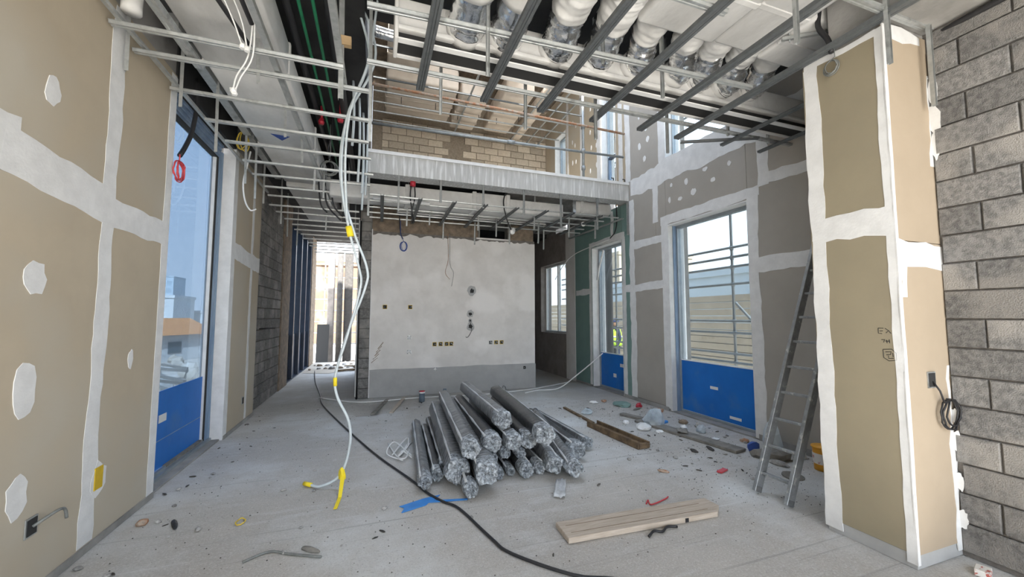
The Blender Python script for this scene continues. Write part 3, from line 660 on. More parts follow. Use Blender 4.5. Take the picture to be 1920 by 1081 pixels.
# ================================================================== OUTSIDE
gr = struct(ob('ground', mesh('ground', [(-260, -60, -1.6), (-2.3, -60, -1.6), (-2.3, 400, -1.6), (-260, 400, -1.6)], [(0, 1, 2, 3)], SAND)))
ob('ground_court', mesh('ground', [(-2.3, -60, -0.22), (160, -60, -0.22), (160, 200, -0.22), (-2.3, 200, -0.22)], [(0, 1, 2, 3)], SAND), gr)
ob('ground_bank', mesh('ground', [(-2.3, -60, -1.6), (-2.3, 200, -1.6), (-2.3, 200, -0.22), (-2.3, -60, -0.22)], [(0, 1, 2, 3)], SAND), gr)
rg = random.Random(3)
def lump(name, loc, s, m, parent=None, seed=0, flat=1.0):
    bm = bmesh.new(); bmesh.ops.create_icosphere(bm, subdivisions=2, radius=1)
    rr = random.Random(seed)
    off = Vector((rr.uniform(0, 90), rr.uniform(0, 90), 0))
    for v in bm.verts:
        v.co *= 1 + 0.38 * mnoise.noise(v.co * 1.4 + off) + 0.16 * mnoise.noise(v.co * 4 + off)
        v.co = Vector((v.co.x * s[0], v.co.y * s[1], max(v.co.z, -0.45) * s[2] * flat))
    zmin = min(v.co.z for v in bm.verts)
    for v in bm.verts: v.co.z -= zmin
    me = bpy.data.meshes.new(name); bm.to_mesh(me); bm.free(); me.materials.append(m)
    return ob(name, me, parent, loc, (0, 0, rr.uniform(0, 6.28)))
TERRA = mat('terracotta_formwork', (0.13, 0.085, 0.06), (0.09, 0.06, 0.045), rough=0.9, scale=1.5, c3=(0.2, 0.15, 0.11), scale3=0.7)
# far town seen through the left window
def house(name, x, y, w, d, h, z0, m, label, cat, wins=(), roofm=None, rh=0.0):
    t = empty(name, (x, y, z0)); tag(t, label, cat)
    wl_ = box('wall', -w / 2, w / 2, -d / 2, d / 2, 0, h, m, t)
    if roofm:
        v = [(-w / 2 - .4, -d / 2 - .4, h), (w / 2 + .4, -d / 2 - .4, h), (w / 2 + .4, d / 2 + .4, h), (-w / 2 - .4, d / 2 + .4, h), (-w / 2 - .4, 0, h + rh), (w / 2 + .4, 0, h + rh)]
        ob('roof', mesh('roof', v, [(0, 1, 5, 4), (2, 3, 4, 5), (0, 4, 3), (1, 2, 5), (0, 3, 2, 1)], roofm), t)
    else: box('parapet', -w / 2 - .1, w / 2 + .1, -d / 2 - .1, d / 2 + .1, h, h + 0.3, m, t)
    for (a, b, c, e2) in wins: box('window', a, b, -d / 2 - 0.05, -d / 2 + 0.05, c, e2, WINDOWM, wl_)
    return t
house('white_house', -21.8, 52, 5.0, 5, 5.1, -1.6, CITYW, 'white flat-roofed house with one dark window beyond the left glazing', 'building', [(0.2, 1.3, 3.4, 4.5)])
house('boundary_building', -15.5, 58, 12, 4, 3.6, -1.6, CITYW, 'long low white building behind the rubble yard', 'building', [(-3, -2, 1.6, 2.6), (0, 1, 1.6, 2.6)])
house('grey_block', -16.5, 72, 11, 6, 5.6, -1.6, CITYG, 'hazy grey building rising behind the low white building', 'building', ())
osh = house('orange_shed', -15.3, 36.5, 5.0, 4.4, 1.9, -1.6, CITYW, 'shed with an orange pitched roof beside the rubble yard', 'building', [(-1, 0, .6, 1.4)], TILE, 1.2)
osh.rotation_euler = (0, 0, 1.15)
tw = house('hazy_tower', -60, 150, 5.5, 8, 15, -1.6, CITYG, 'hazy blue-grey tower block far away on the skyline', 'building')
for i in range(3):
    for j in range(6): box('window', -2.5 + i * 1.8, -1.3 + i * 1.8, -4.06, -3.96, 2 + j * 2.1, 3.2 + j * 2.1, HAZEW, tw)
for k in range(22):
    x = -3.6 - (k % 11) * 0.95; y = 8.0 + (-x - 2.3) * 2.1 + (k // 11) * 3.4 + rg.uniform(-.2, .2)
    s = rg.uniform(.28, .46)
    o = lump('rubble_heap', (x, y, -1.6), (s * 1.0, s * 1.0, s * 1.1), (CONC, SAND)[k // 11], None, k)
    tag(o, '%s rubble heap in the %s row of the yard outside the left window' % (ORD[k % 11], 'nearer grey' if k < 11 else 'farther sandy'), 'rubble', 'rubble heaps in the yard')
for k in range(9):
    x = -3.6 - k * 0.8; y = 9 + k * 2.0
    o = box('timber_offcut', -1.1, 1.1, -.06, .06, 0, .1, WOODG); o.location = (x, y, -0.9 + rg.uniform(0, .3)); o.rotation_euler = (0, rg.uniform(-.3, .3), rg.uniform(-1, 1))
    tag(o, '%s weathered timber from the building lying over the yard rubble outside the left window' % ORD[k], 'timber', 'timbers on the rubble')
# right side: columns, scaffold, neighbour's wall
def column(name, x0, x1, y0, y1, z0, z1, m, label):
    o = box(name, x0, x1, y0, y1, z0, z1, m, bev=0.015); tag(o, label, 'column'); return o
column('concrete_column', 5.30, 5.58, 5.86, 6.3, -.22, 8, SHADEC, 'raw concrete column just outside the large right window')
column('concrete_column', 5.30, 5.60, 8.40, 8.85, -.22, 8, SHADEC, 'rough brown column outside the window in the green boards')
def scaffold(label, x, y0, y1, zt, ledg, stands, brace=True, axis='y'):
    t = empty('scaffold', (0, 0, 0)); tag(t, label, 'scaffold')
    def pt(u, z, off=0): return (x + off, u, z) if axis == 'y' else (u, x + off, z)
    for s in stands:
        st = tube('standard', [pt(s, -.22), pt(s, zt)], .024, STEELT, t, 8)
        for z in ledg: tube('coupler', [pt(s, z - .04), pt(s, z + .04)], .036, STEELT, st, 6)
    for z in ledg: tube('ledger', [pt(y0, z, -.05), pt(y1, z, -.05)], .024, STEELT, t, 8)
    if brace: tube('brace', [pt(stands[0], 0.2, .05), pt(stands[1], 1.9, .05)], .024, STEELT, t, 8)
    return t
sc1 = scaffold('galvanised tube scaffold standing outside the right wall windows', 6.3, 2.5, 12.5, 8.2, (0.8, 0.96, 1.34, 1.56, 2.24, 2.56, 2.74, 2.92, 4.9, 5.9, 6.6), (3.9, 5.55, 7.4, 9.3, 11.2))
for k in range(3): box('scaffold_board', 6.12 + k * .25, 6.36 + k * .25, 7.0, 12.2, 6.62, 6.66, PLY, sc1)
for k in range(2): box('toe_board', 6.9, 6.94, 8.6 + k * 2.2, 10.7 + k * 2.2, 5.0, 6.2, PLY, sc1)
nb = empty('neighbour_wall', (0, 0, 0)); tag(nb, 'beige concrete block boundary wall behind the scaffold', 'wall')
for k in range(12): box('block_course', 10.0 + (k % 2) * .012, 10.3, -2, 30, -.22 + k * .21, -.03 + k * .21, BEIGE, nb)
house('grey_neighbour', 15.5, 14, 3, 26, 3.6, -.22, CITYG, 'pale grey neighbouring building above the beige boundary wall', 'building')
house('tan_neighbour', 24, 34, 8, 10, 7.2, -.22, BEIGE, 'tan multi-storey building seen through the far plaster-wall window', 'building', [(-3, -1.5, 1, 2.4), (0, 1.5, 1, 2.4), (-3, -1.5, 4, 5.4), (0, 1.5, 4, 5.4)])
# the far end of the corridor
column('brick_column', -1.80, -1.56, 17.8, 18.2, -.22, 4.3, PLAST2, 'pale rendered column at the far end of the corridor')
column('dark_column', -1.17, -0.86, 17.8, 18.2, -.22, 4.3, SHADEC, 'dark brown column at the far end of the corridor')
tube('drain_pipe', [(-1.33, 17.7, -.22), (-1.33, 17.7, 4.3)], .11, SHADEC, None, 14, label='thick grey drain pipe between the far corridor columns', cat='pipe')
o = mesh('black_board', *boxvf(-.22, .22, -.03, .03, 0, 1.55), BOXD); o = ob('black_board', o, None, (-1.9, 17.4, -.22), (R(-8), 0, 0)); tag(o, 'black sheet leaning on the pale column at the corridor end', 'board')
scaffold('tube scaffold across the bright opening at the corridor end', 19.6, -3.6, 2.5, 5.5, (0.4, 0.9, 1.4, 1.9, 2.4, 2.9, 3.4, 4.0), (-2.6, -2.1, -1.4, -0.7, 0.2), False, 'x')
house('warm_facade', -1, 30, 16, 3, 5.2, -.22, TERRA, 'sunlit tan facade beyond the corridor end scaffold', 'building', [(-4, -3, 2.5, 4), (2, 3, 2.5, 4)])
for k in range(18):
    s = rg.uniform(.06, .2); o = lump('rubble_piece', (-1.85 + .28 * (k % 6), 15.75 + .55 * (k // 6) + rg.uniform(-.1, .1), -.22), (s * .9, s * .8, s * .6), rg.choice((SAND, BROWN, CHIP)), None, 50 + k)
    tag(o, 'rubble piece on the sandy ground at the corridor end', 'rubble', 'rubble at the corridor end')
dm = mesh('dirt', [(-1.93, 12.9, .004), (-1.2, 12.6, .006), (-.7, 13.1, .004), (-.32, 12.8, .004), (-.32, 15.4, .03), (-1.93, 15.4, .03), (-1.1, 14.1, .05)], [(0, 1, 6), (1, 2, 6), (2, 3, 6), (3, 4, 6), (4, 5, 6), (5, 0, 6)], SAND)
do = ob('floor_dirt', dm, fl)
for k in range(14):
    s = rg.uniform(.04, .11); o = lump('dirt_clod', (-1.8 + .22 * (k % 7) + rg.uniform(-.04, .04), 13.5 + .8 * (k // 7) + rg.uniform(-.2, .2), .02), (s, s * .8, s * .6), (BROWN, CHIP)[k % 2], None, 80 + k)
    tag(o, ('brown' if k % 2 == 0 else 'pale') + ' clod of dirt on the corridor floor near its bright end', 'rubble', 'clods in the corridor')
for i, (x, y, a) in enumerate(((-.7, 13.0, .3), (-.55, 13.9, -.2))):
    o = box('timber_scrap', -.3, .3, -.04, .04, 0, .04, WOODB); o.location = (x, y, .02); o.rotation_euler = (0, 0, a); tag(o, 'dark timber scrap on the corridor floor, %s of two' % ('nearer' if i == 0 else 'farther'), 'timber', 'corridor scraps')
# worker outside the green-board window
def person():
    t = empty('person', (7.0, 10.42, -.22)); tag(t, 'person in dark clothes and yellow-green vest outside the green-board window, arm stretched out', 'person')
    pts = {'pel': (0, 0, .95, .13), 'wai': (0, 0, 1.12, .125), 'che': (0, 0, 1.32, .15), 'sho': (0, 0, 1.46, .10), 'nec': (.0, .0, 1.53, .055), 'hea': (0, 0, 1.62, .085), 'hed': (0, 0, 1.72, .085),
           'ls': (-.02, .19, 1.44, .06), 'le': (-.2, .38, 1.30, .045), 'lw': (-.35, .55, 1.28, .035), 'lh': (-.4, .63, 1.27, .03),
           'rs': (-.02, -.19, 1.44, .06), 're': (0, -.27, 1.18, .045), 'rw': (-.12, -.26, .98, .035), 'rh': (-.15, -.25, .90, .03),
           'lk': (0, .11, .52, .07), 'la': (0, .12, .09, .05), 'lf': (-.16, .13, .04, .045), 'rk': (0, -.11, .52, .07), 'ra': (0, -.12, .09, .05), 'rf': (-.16, -.13, .04, .045), 'lp': (0, .1, .88, .09), 'rp': (0, -.1, .88, .09)}
    ed = [('pel', 'wai'), ('wai', 'che'), ('che', 'sho'), ('sho', 'nec'), ('nec', 'hea'), ('hea', 'hed'), ('sho', 'ls'), ('ls', 'le'), ('le', 'lw'), ('lw', 'lh'), ('sho', 'rs'), ('rs', 're'), ('re', 'rw'), ('rw', 'rh'),
          ('pel', 'lp'), ('lp', 'lk'), ('lk', 'la'), ('la', 'lf'), ('pel', 'rp'), ('rp', 'rk'), ('rk', 'ra'), ('ra', 'rf')]
    ks = list(pts); me = bpy.data.meshes.new('body'); me.from_pydata([pts[k][:3] for k in ks], [(ks.index(a), ks.index(b)) for a, b in ed], [])
    me.materials.append(NAVY)
    o = ob('body', me, t); sk = o.modifiers.new('skin', 'SKIN')
    for i, k in enumerate(ks): me.skin_vertices[0].data[i].radius = (pts[k][3], pts[k][3])
    me.skin_vertices[0].data[0].use_root = True
    o.modifiers.new('sub', 'SUBSURF').levels = 2; o.modifiers['sub'].render_levels = 2
    v, f = tubevf([(0, 0, .98), (0, 0, 1.1), (0, 0, 1.25), (0, 0, 1.38), (0, 0, 1.47)], lambda q: .20 - .05 * max(0, q - .6) / .4, 16)
    ob('safety_vest', mesh('safety_vest', v, f, HIVIS, True), t)
    v, f = tubevf([(0, 0, 1.22), (0, 0, 1.27)], .205, 16); ob('reflective_band', mesh('reflective_band', v, f, WPLAST, True), t)
    bm = bmesh.new(); bmesh.ops.create_uvsphere(bm, u_segments=16, v_segments=8, radius=.115)
    for v in bm.verts: v.co.z = max(v.co.z, -.01) * 1.0
    me2 = bpy.data.meshes.new('helmet'); bm.to_mesh(me2); bm.free(); me2.materials.append(HELM); ob('helmet', me2, t, (0, 0, 1.70))
    bm = bmesh.new(); bmesh.ops.create_uvsphere(bm, u_segments=14, v_segments=10, radius=.085)
    for v in bm.verts: v.co.z *= 1.2
    me3 = bpy.data.meshes.new('face'); bm.to_mesh(me3); bm.free(); me3.materials.append(SKIN); ob('face', me3, t, (-.02, 0, 1.64))
    box('nose', -.115, -.09, -.012, .012, 1.61, 1.65, SKIN, t, bev=.004)
person()
# ================================================================== CEILING: LEFT AISLE GRID
ZG = 3.75
GA = 'galvanised cross rails over the left aisle'
ys = [3.53, 3.83, 4.41, 4.98, 5.53, 6.13, 6.70, 7.27, 7.84, 8.40, 8.95, 9.5, 10.05, 10.6, 11.2, 11.8, 12.4, 13.0, 13.6, 14.2]
x0s = [-1.85, -1.85, -1.84, -1.76, -1.74, -1.72, -1.75, -1.72, -1.8, -1.9, -1.9, -1.85, -1.8, -1.85, -1.8, -1.85, -1.8, -1.85, -1.8, -1.85]
x1s = [-.29, -.09, -.09, -.10, -.08, -.05, -.10, -.14, -.14, -.32, -.32, -.33, -.34, -.32, -.33, -.32, -.33, -.32, -.33, -.32]
for i, y in enumerate(ys):
    z = ZG if i < 9 else ZG - 0.02
    rail('ceiling_rail', (x0s[i], y, z + rnd.uniform(-.008, .008)), (x1s[i], y + rnd.uniform(-.02, .02), z + rnd.uniform(-.008, .008)), 'hat',
         '%s galvanised cross rail from the front over the left aisle' % ORD[i], 'ceiling rail', GA)
rail('ceiling_carrier', (-0.85, 1.5, ZG + .03), (-0.83, 8.3, ZG + .03), 'uch', 'long galvanised carrier running over the left aisle rails beside the white duct', 'ceiling rail', 'carriers', 1.6)
rail('ceiling_carrier', (-1.5, 1.2, ZG + .03), (-1.47, 3.98, ZG + .03), 'hat', 'short ribbed carrier ending below the left white duct, nearest the left wall', 'ceiling rail', 'carriers', 1.3)
rail('ceiling_carrier', (-1.78, 3.3, ZG + .03), (-1.78, 7.75, ZG + .03), 'uch', 'edge runner along the left wall above the tall window', 'ceiling rail', 'carriers', 1.0)
rail('ceiling_carrier', (-0.33, 1.0, ZG + .03), (-0.31, 3.9, ZG + .03), 'uch', 'carrier at the right end of the left aisle rails', 'ceiling rail', 'carriers', 1.8)
HG = 'galvanised hanger strips over the left aisle'
hang = [(-1.84, 3.70, 4.6, 3.52, 'first'), (-1.71, 4.25, 4.6, 3.54, 'second'), (-1.60, 4.78, 4.6, 3.35, 'third'), (-1.66, 6.0, 4.6, 3.40, 'fourth'), (-1.63, 6.35, 4.6, 3.30, 'fifth'),
        (-1.0, 3.82, 4.06, 3.66, 'sixth'), (-1.02, 5.02, 4.06, 3.70, 'seventh'), (-0.92, 5.52, 4.06, 3.60, 'eighth'), (-0.86, 6.15, 4.06, 3.44, 'ninth'), (-0.80, 6.72, 4.06, 3.5, 'tenth'),
        (-0.56, 7.3, 4.6, 3.45, 'eleventh'), (-0.5, 7.9, 4.6, 3.4, 'twelfth'), (-1.75, 7.3, 4.6, 3.48, 'thirteenth'), (-1.72, 8.45, 4.3, 3.40, 'fourteenth'), (-1.8, 9.5, 4.3, 3.35, 'fifteenth'), (-1.8, 10.6, 4.3, 3.35, 'sixteenth'),
        (-1.0, 9.0, 4.3, 3.45, 'seventeenth'), (-0.45, 9.5, 4.3, 3.3, 'eighteenth')]
for (x, y, zt, zb, od) in hang:
    rail('hanger_strip', (x, y, zb), (x + rnd.uniform(-.02, .02), y, zt), 'angle', '%s hanger strip, counted from the front, dropping through the left aisle rails' % od, 'hanger', HG, 1.0, up=(0, 1, 0))
# tall studs and conduits at the edge of the void
rail('hanger_stud', (-0.315, 3.62, 3.54), (-0.33, 3.62, 4.62), 'uch', 'wide dark stud hanging at the left edge of the void', 'hanger', None, 1.5, up=(0, 1, 0))
rail('hanger_stud', (-0.08, 3.64, 3.20), (-0.115, 3.60, 5.6), 'angle', 'long pale angle strip dropping past the ceiling rails at the void edge', 'hanger', None, 1.0, up=(0, 1, 0))
o = box('timber_block', -.36, -.24, 3.60, 3.66, 4.03, 4.11, PLY, bev=.004); tag(o, 'small plywood block fixed to the stud at the void edge', 'block')
for i, (x, y, zb, zt) in enumerate([(-.30, 5.2, 3.78, 4.62), (-.24, 5.6, 3.45, 4.62), (-.20, 6.0, 3.42, 4.62), (-.16, 6.35, 3.5, 5.6), (-.21, 6.5, 3.3, 4.62)]):
    tube('riser_conduit', [(x, y, zb), (x + .01, y, (zb + zt) / 2), (x - .01, y, zt)], .016, CONDW, None, 8, 3, '%s pale vertical conduit from the front at the void edge' % ORD[i], 'conduit', 'vertical conduits at the void edge')
# left duct ---------------------------------------------------------
t = empty('air_duct', (-1.22, 0, 4.06)); tag(t, 'long white canvas-wrapped flat duct running over the left aisle', 'duct')
for k, (a, b) in enumerate(((-2.2, 1.6), (1.61, 4.35), (4.36, 6.25), (6.26, 7.9))):
    dsec = box('duct_section', -.36 + .005 * k, .36 - .005 * k, a, b, 0, .34, DUCT, t, bev=.025, seg=2)
for a in (1.605, 4.355, 6.255): box('seam_band', -.367, .367, a - .03, a + .03, -.006, .35, DUCT, dsec, bev=.01)
v = [(-.02, 6.02, -.006), (.10, 5.86, -.006), (-.12, 5.84, -.006), (-.02, 6.02, -.002), (.10, 5.86, -.002), (-.12, 5.84, -.002)]
ob('blue_triangle_mark', mesh('mark', v, [(0, 2, 1), (3, 4, 5), (0, 1, 4, 3), (1, 2, 5, 4), (2, 0, 3, 5)], BWIRE), t)
box('bracket_plate', -.47, -.38, 3.9, 6.0, .0, .12, GALV, t); box('bracket_plate', -.47, -.38, 6.1, 7.8, .0, .12, GALV, t)
t = empty('air_duct', (-1.1, 0, 4.0)); tag(t, 'white wrapped duct continuing into the dark corridor ceiling', 'duct')
for a, b in ((7.95, 9.2), (9.21, 10.6)): box('duct_section', -.45, .3, a, b, 0, .26, DUCT, t, bev=.02, seg=2)
# pipes in the dark ceiling void
for i, (x, z, y1) in enumerate(((-.69, 4.42, 8.2), (-.57, 4.42, 8.2))):
    tube('green_conduit', [(x, .5, z), (x, 4.0, z), (x, y1, z)], .016, GREENP, None, 8, 0, 'green conduit under the dark soffit, %s of the pair' % ('left' if i == 0 else 'right'), 'conduit', 'green conduits')
for i, (x, z, r) in enumerate(((-.80, 4.45, .035), (-.44, 4.46, .05))):
    tube('insulated_pipe', [(x, .5, z), (x, 8.2, z)], r, BLACKP, None, 12, 0, 'black insulated pipe %s the green conduits' % ('left of' if i == 0 else 'right of'), 'pipe', 'black pipes')
for i, (x, y) in enumerate(((-.76, 6.0), (-.50, 5.85))):
    e_ = empty('sprinkler_cap', (x, y, 4.36)); tag(e_, 'red capped fitting under the dark soffit, %s of two' % ('left' if i == 0 else 'right'), 'fitting', 'red caps')
    tube('cap_body', [(0, 0, 0), (0, 0, .08)], .035, RED, e_, 10); tube('cap_flange', [(0, 0, .08), (0, 0, .26)], .02, RED, e_, 10); tube('pipe_clip', [(0, 0, .02), (0, 0, .04)], .042, RED, e_, 10)
tube('elbow_duct', [(-1.72, 3.5, 3.86), (-1.72, 3.5, 4.1), (-1.70, 3.42, 4.35), (-1.6, 3.3, 4.48), (-1.4, 3.2, 4.5)], .06, DUCT, None, 12, 5, 'white bent pipe in the dark corner above the left wall', 'pipe')
# ================================================================== CEILING: RIGHT GRID
CH = 'dark channels over the main room'
chx = [0.36, 0.97, 1.57, 2.18, 2.79]
for i, x in enumerate(chx):
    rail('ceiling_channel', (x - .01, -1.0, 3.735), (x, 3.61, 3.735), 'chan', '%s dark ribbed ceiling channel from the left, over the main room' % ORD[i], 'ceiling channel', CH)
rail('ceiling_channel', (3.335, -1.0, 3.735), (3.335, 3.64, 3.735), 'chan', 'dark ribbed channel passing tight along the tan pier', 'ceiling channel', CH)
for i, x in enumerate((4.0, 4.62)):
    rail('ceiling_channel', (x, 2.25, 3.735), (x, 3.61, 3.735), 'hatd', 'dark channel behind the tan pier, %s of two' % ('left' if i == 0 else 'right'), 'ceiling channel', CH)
RG = 'pale cross rails over the main room'
for i, (xa, ya, xb, yb, nm) in enumerate(((-.09, 2.76, 3.29, 2.62, 'running under the flexible ducts'), (-.10, 3.40, 4.88, 3.38, 'near the far ends of the dark channels'), (2.2, 1.62, 3.88, 1.62, 'crossing in front of the tan pier'), (-.6, 2.0, 2.3, 2.0, 'nearest above the camera'))):
    rail('ceiling_rail', (xa, ya, 3.772), (xb, yb, 3.772), 'hat', 'pale galvanised rail %s' % nm, 'ceiling rail', RG, 0.95)
for i, (x, y, zt, zb, nm) in enumerate(((.755, 2.71, 4.75, 3.42, 'left of the second flexible duct'), (1.33, 3.42, 4.75, 3.43, 'at the far end of the third dark channel'), (.52, 3.42, 4.75, 3.44, 'between the first two dark channels'),
        (2.1, 3.42, 4.75, 3.45, 'beside the fourth dark channel'), (2.33, 2.70, 4.75, 3.54, 'under the middle flexible ducts'), (2.62, 1.75, 4.75, 3.46, 'below the white end box near the pier'), (3.0, 3.42, 4.75, 3.43, 'in front of the high window'),
        (3.86, 3.40, 4.75, 3.75, 'behind the pier, left'), (4.5, 3.40, 4.75, 3.75, 'behind the pier, right'), (3.31, 1.605, 4.4, 3.38, 'on the near corner of the tan pier'), (3.80, 1.605, 3.86, 3.17, 'standing off the narrow face of the tan pier'), (1.75, 2.72, 4.76, 3.74, 'short one under the white duct'))):
    rail('hanger_strip', (x, y, zb), (x, y, zt), 'uch', 'galvanised hanger strip %s' % nm, 'hanger', 'hanger strips over the main room', 0.9, up=(0, -1, 0))
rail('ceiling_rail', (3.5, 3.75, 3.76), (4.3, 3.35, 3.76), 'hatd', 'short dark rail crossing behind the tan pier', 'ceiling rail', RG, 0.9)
# slot plenum -------------------------------------------------------
t = empty('slot_plenum', (0, 3.2, 3.84)); tag(t, 'long white plenum box with a black slot diffuser hung across the void', 'duct')
box('plenum_body', .12, 4.88, -.08, .14, .085, .36, DUCT, t, bev=.012, seg=2)
box('plenum_lip', .12, 4.88, -.11, -.06, .08, .12, DUCT, t, bev=.008, seg=2)
box('end_cap', .105, .135, -.12, .15, -.01, .37, DUCT, t, bev=.006)
box('slot', .135, 4.88, -.05, .12, .012, .085, BOXD, t)
box('slot_flange', .135, 4.88, -.10, -.045, 0, .012, WPLAST, t); box('slot_flange', .135, 4.88, .11, .15, 0, .012, WPLAST, t)
# flexible ducts
FX = [(.67, 3.99, .61, 1.6), (1.02, 4.0, .94, 1.6), (1.50, 4.01, 1.42, 2.42), (1.92, 4.02, 1.82, 2.42), (2.34, 4.03, 2.17, 2.5), (2.84, 4.05, 2.57, 2.5), (3.14, 4.06, 2.90, 2.5), (3.48, 4.06, 3.25, 2.5), (3.86, 4.1, 3.60, 2.5)]
FD = 'flexible ducts feeding the slot plenum'
for i, (xr, zr, xt, yt) in enumerate(FX):
    fr = 0.145 if i < 4 else 0.128
    t = empty('flexible_duct', (xr, 3.12, zr + .06)); tag(t, '%s foil-and-white flexible duct from the left, joined to the slot plenum' % ORD[i], 'flexible duct', FD)
    top = Vector((xt - xr, yt - 3.12, .10)); pth = [Vector((0, 0, 0)), Vector((0, -.12, .0)), top * .5 + Vector((0, 0, .02)), top * .8, top, top * 1.12]
    P_ = smooth_path(pth, 14)
    n = len(P_); acc = 0; cut = 2
    while cut < n - 6 and acc < .36: acc += (P_[cut] - P_[cut - 1]).length; cut += 1
    rr = random.Random(i)
    ph = [rr.uniform(0, 6) for _ in range(4)]
    v, f = tubevf(P_[:cut + 2], lambda q: fr * (1 + .05 * math.sin(q * 95 + ph[0]) + .04 * math.sin(q * 31 + ph[1])), 20)
    me = mesh('foil_sleeve', v, f, FOIL, True)
    for vv in me.vertices: vv.co += Vector((1, .3, 1)) * 0.012 * mnoise.noise(vv.co * 14 + Vector((i * 7, 0, 0)))
    ob('foil_sleeve', me, t)
    v, f = tubevf(P_[cut:], lambda q: fr * (1.05 + .08 * q + .03 * math.sin(q * 23 + ph[2]) + .018 * math.sin(q * 57 + ph[3])), 24)
    me = mesh('white_jacket', v, f, DUCT, True)
    for vv in me.vertices: vv.co += Vector((1, .3, 1)) * (0.026 * mnoise.noise(vv.co * 7 + Vector((i * 7, 3, 0))) + 0.012 * mnoise.noise(vv.co * 19 + Vector((i * 3, 1, 0))))
    ob('white_jacket', me, t)
    v, f = tubevf([(0, .04, 0), (0, -.02, 0), (0, -.06, .002)], lambda q: fr * (1.12 - .06 * q), 20); ob('collar', mesh('collar', v, f, DUCT, True), t)
# white ducts over the camera
DG = 'white wrapped ducts above the main room'
for nm, xa, xb, ya, yb, za, zb, lb in (('a', .30, 1.27, -1.2, 1.62, 4.06, 4.45, 'white wrapped duct feeding the first two flexible ducts'), ('b', 1.29, 1.95, -1.2, 2.46, 4.06, 4.45, 'white wrapped duct with a ragged end above the third flexible duct'), ('c', 1.97, 2.75, -1.2, 2.55, 4.03, 4.45, 'wide white wrapped duct over the middle flexible ducts'), ('d', 2.77, 3.30, -1.2, 2.55, 4.05, 4.45, 'white wrapped duct over the seventh flexible duct')):
    t = empty('air_duct', ((xa + xb) / 2, 0, za)); tag(t, lb, 'duct', DG); w = (xb - xa) / 2
    db_ = box('duct_body', -w, w, ya, yb, 0, zb - za, DUCT, t, bev=.03, seg=2)
    for y in (yb - .45, yb - 1.2): box('seam_band', -w - .006, w + .006, y - .03, y + .03, -.006, .2, DUCT, db_, bev=.01)
t = empty('end_box', (3.58, 2.32, 4.04)); tag(t, 'white wrapped end box beside the concrete beam and tan pier', 'duct', DG)
box('box_body', -.27, .28, -.27, .26, 0, .38, DUCT, t, bev=.03, seg=2); box('seam_band', -.285, .29, -.02, .04, -.008, .3, DUCT, t, bev=.01)
rail('box_bracket', (3.25, 2.28, 4.0), (3.62, 2.02, 4.0), 'uch', 'dark bracket strip under the white end box', 'bracket', None, 1.0)
tube('threaded_rod', [(3.3, 2.25, 3.98), (3.3, 2.25, 4.7)], .006, STEELT, None, 6, 0, 'thin threaded rod carrying the bracket by the white end box', 'rod')
# ================================================================== UNDER THE MEZZANINE
MC = 'channels under the mezzanine'
for i, x in enumerate((.09, .70, 1.28, 1.84, 2.43, 3.02, 3.56, 4.18)):
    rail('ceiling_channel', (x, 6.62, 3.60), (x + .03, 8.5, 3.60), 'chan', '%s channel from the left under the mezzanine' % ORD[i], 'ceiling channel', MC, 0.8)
rail('ceiling_channel', (4.70, 6.66, 3.60), (4.66, 8.9, 3.60), 'hat', 'pale channel along the green boards under the mezzanine', 'ceiling channel', MC, 0.9)
for i, y in enumerate((6.76, 7.12, 7.55, 7.95, 8.35)):
    rail('ceiling_rail', (-.12, y, 3.632), (4.66 - .12 * (i % 2), y, 3.632), 'hat', '%s pale cross rail from the front under the mezzanine' % ORD[i], 'ceiling rail', 'cross rails under the mezzanine', 0.8)
MH = 'hangers under the mezzanine'
for i, (x, y, zt, zb) in enumerate(((-.12, 6.74, 4.0, 3.28), (.35, 6.74, 4.0, 3.40), (1.05, 6.74, 4.0, 3.60), (1.81, 6.74, 4.0, 3.58), (2.59, 6.74, 4.0, 3.54), (3.35, 6.74, 4.0, 3.32), (4.15, 6.74, 4.0, 3.36), (4.86, 6.74, 4.0, 3.3))):
    rail('hanger_stud', (x, y, zb), (x, y, zt), 'uch', '%s hanger stud from the left on the mezzanine edge beam' % ORD[i], 'hanger', MH, 1.1, up=(0, -1, 0))
for i, (x, y, zb) in enumerate(((1.0, 7.7, 3.42), (1.35, 8.2, 3.25), (1.95, 7.6, 3.36), (2.05, 8.3, 3.2), (2.42, 7.9, 3.32), (2.75, 8.0, 3.2), (3.3, 7.7, 3.2), (3.6, 8.1, 3.15), (.55, 7.4, 3.3), (3.0, 7.2, 3.38), (4.45, 7.3, 3.3), (3.85, 7.35, 3.3))):
    rail('hanger_strip', (x, y, zb), (x + .02, y, 4.14), 'angle', '%s hanger strip ending below the grid in front of the plaster wall' % ORD[i], 'hanger', 'hanger strips before the plaster wall', .9, up=(0, -1, 0))
t = empty('air_duct', (0, 7.15, 3.66)); tag(t, 'long white insulated duct hung under the mezzanine slab', 'duct')
for a, b, z0, z1 in ((-.75, .52, .02, .30), (.53, 1.75, .0, .31), (1.76, 2.42, -.005, .33), (2.43, 3.62, .0, .27)): box('duct_section', a, b, 0, .42, z0, z1, DUCT, t, bev=.02, seg=2)
for a in (.525, 1.755, 2.425): box('seam_band', a - .04, a + .04, -.012, .43, -.015, .345, DUCT, t, bev=.01)
t = empty('air_duct', (0, 7.2, 3.82)); tag(t, 'white duct end with rounded corner beside the green boards', 'duct')
box('duct_body', 3.92, 4.82, 0, .4, 0, .26, DUCT, t, bev=.07, seg=3); box('flange', 3.84, 3.92, -.04, .44, -.03, .30, FOIL, t, bev=.006); box('seam_band', 4.05, 4.12, -.012, .41, -.012, .27, DUCT, t, bev=.01)
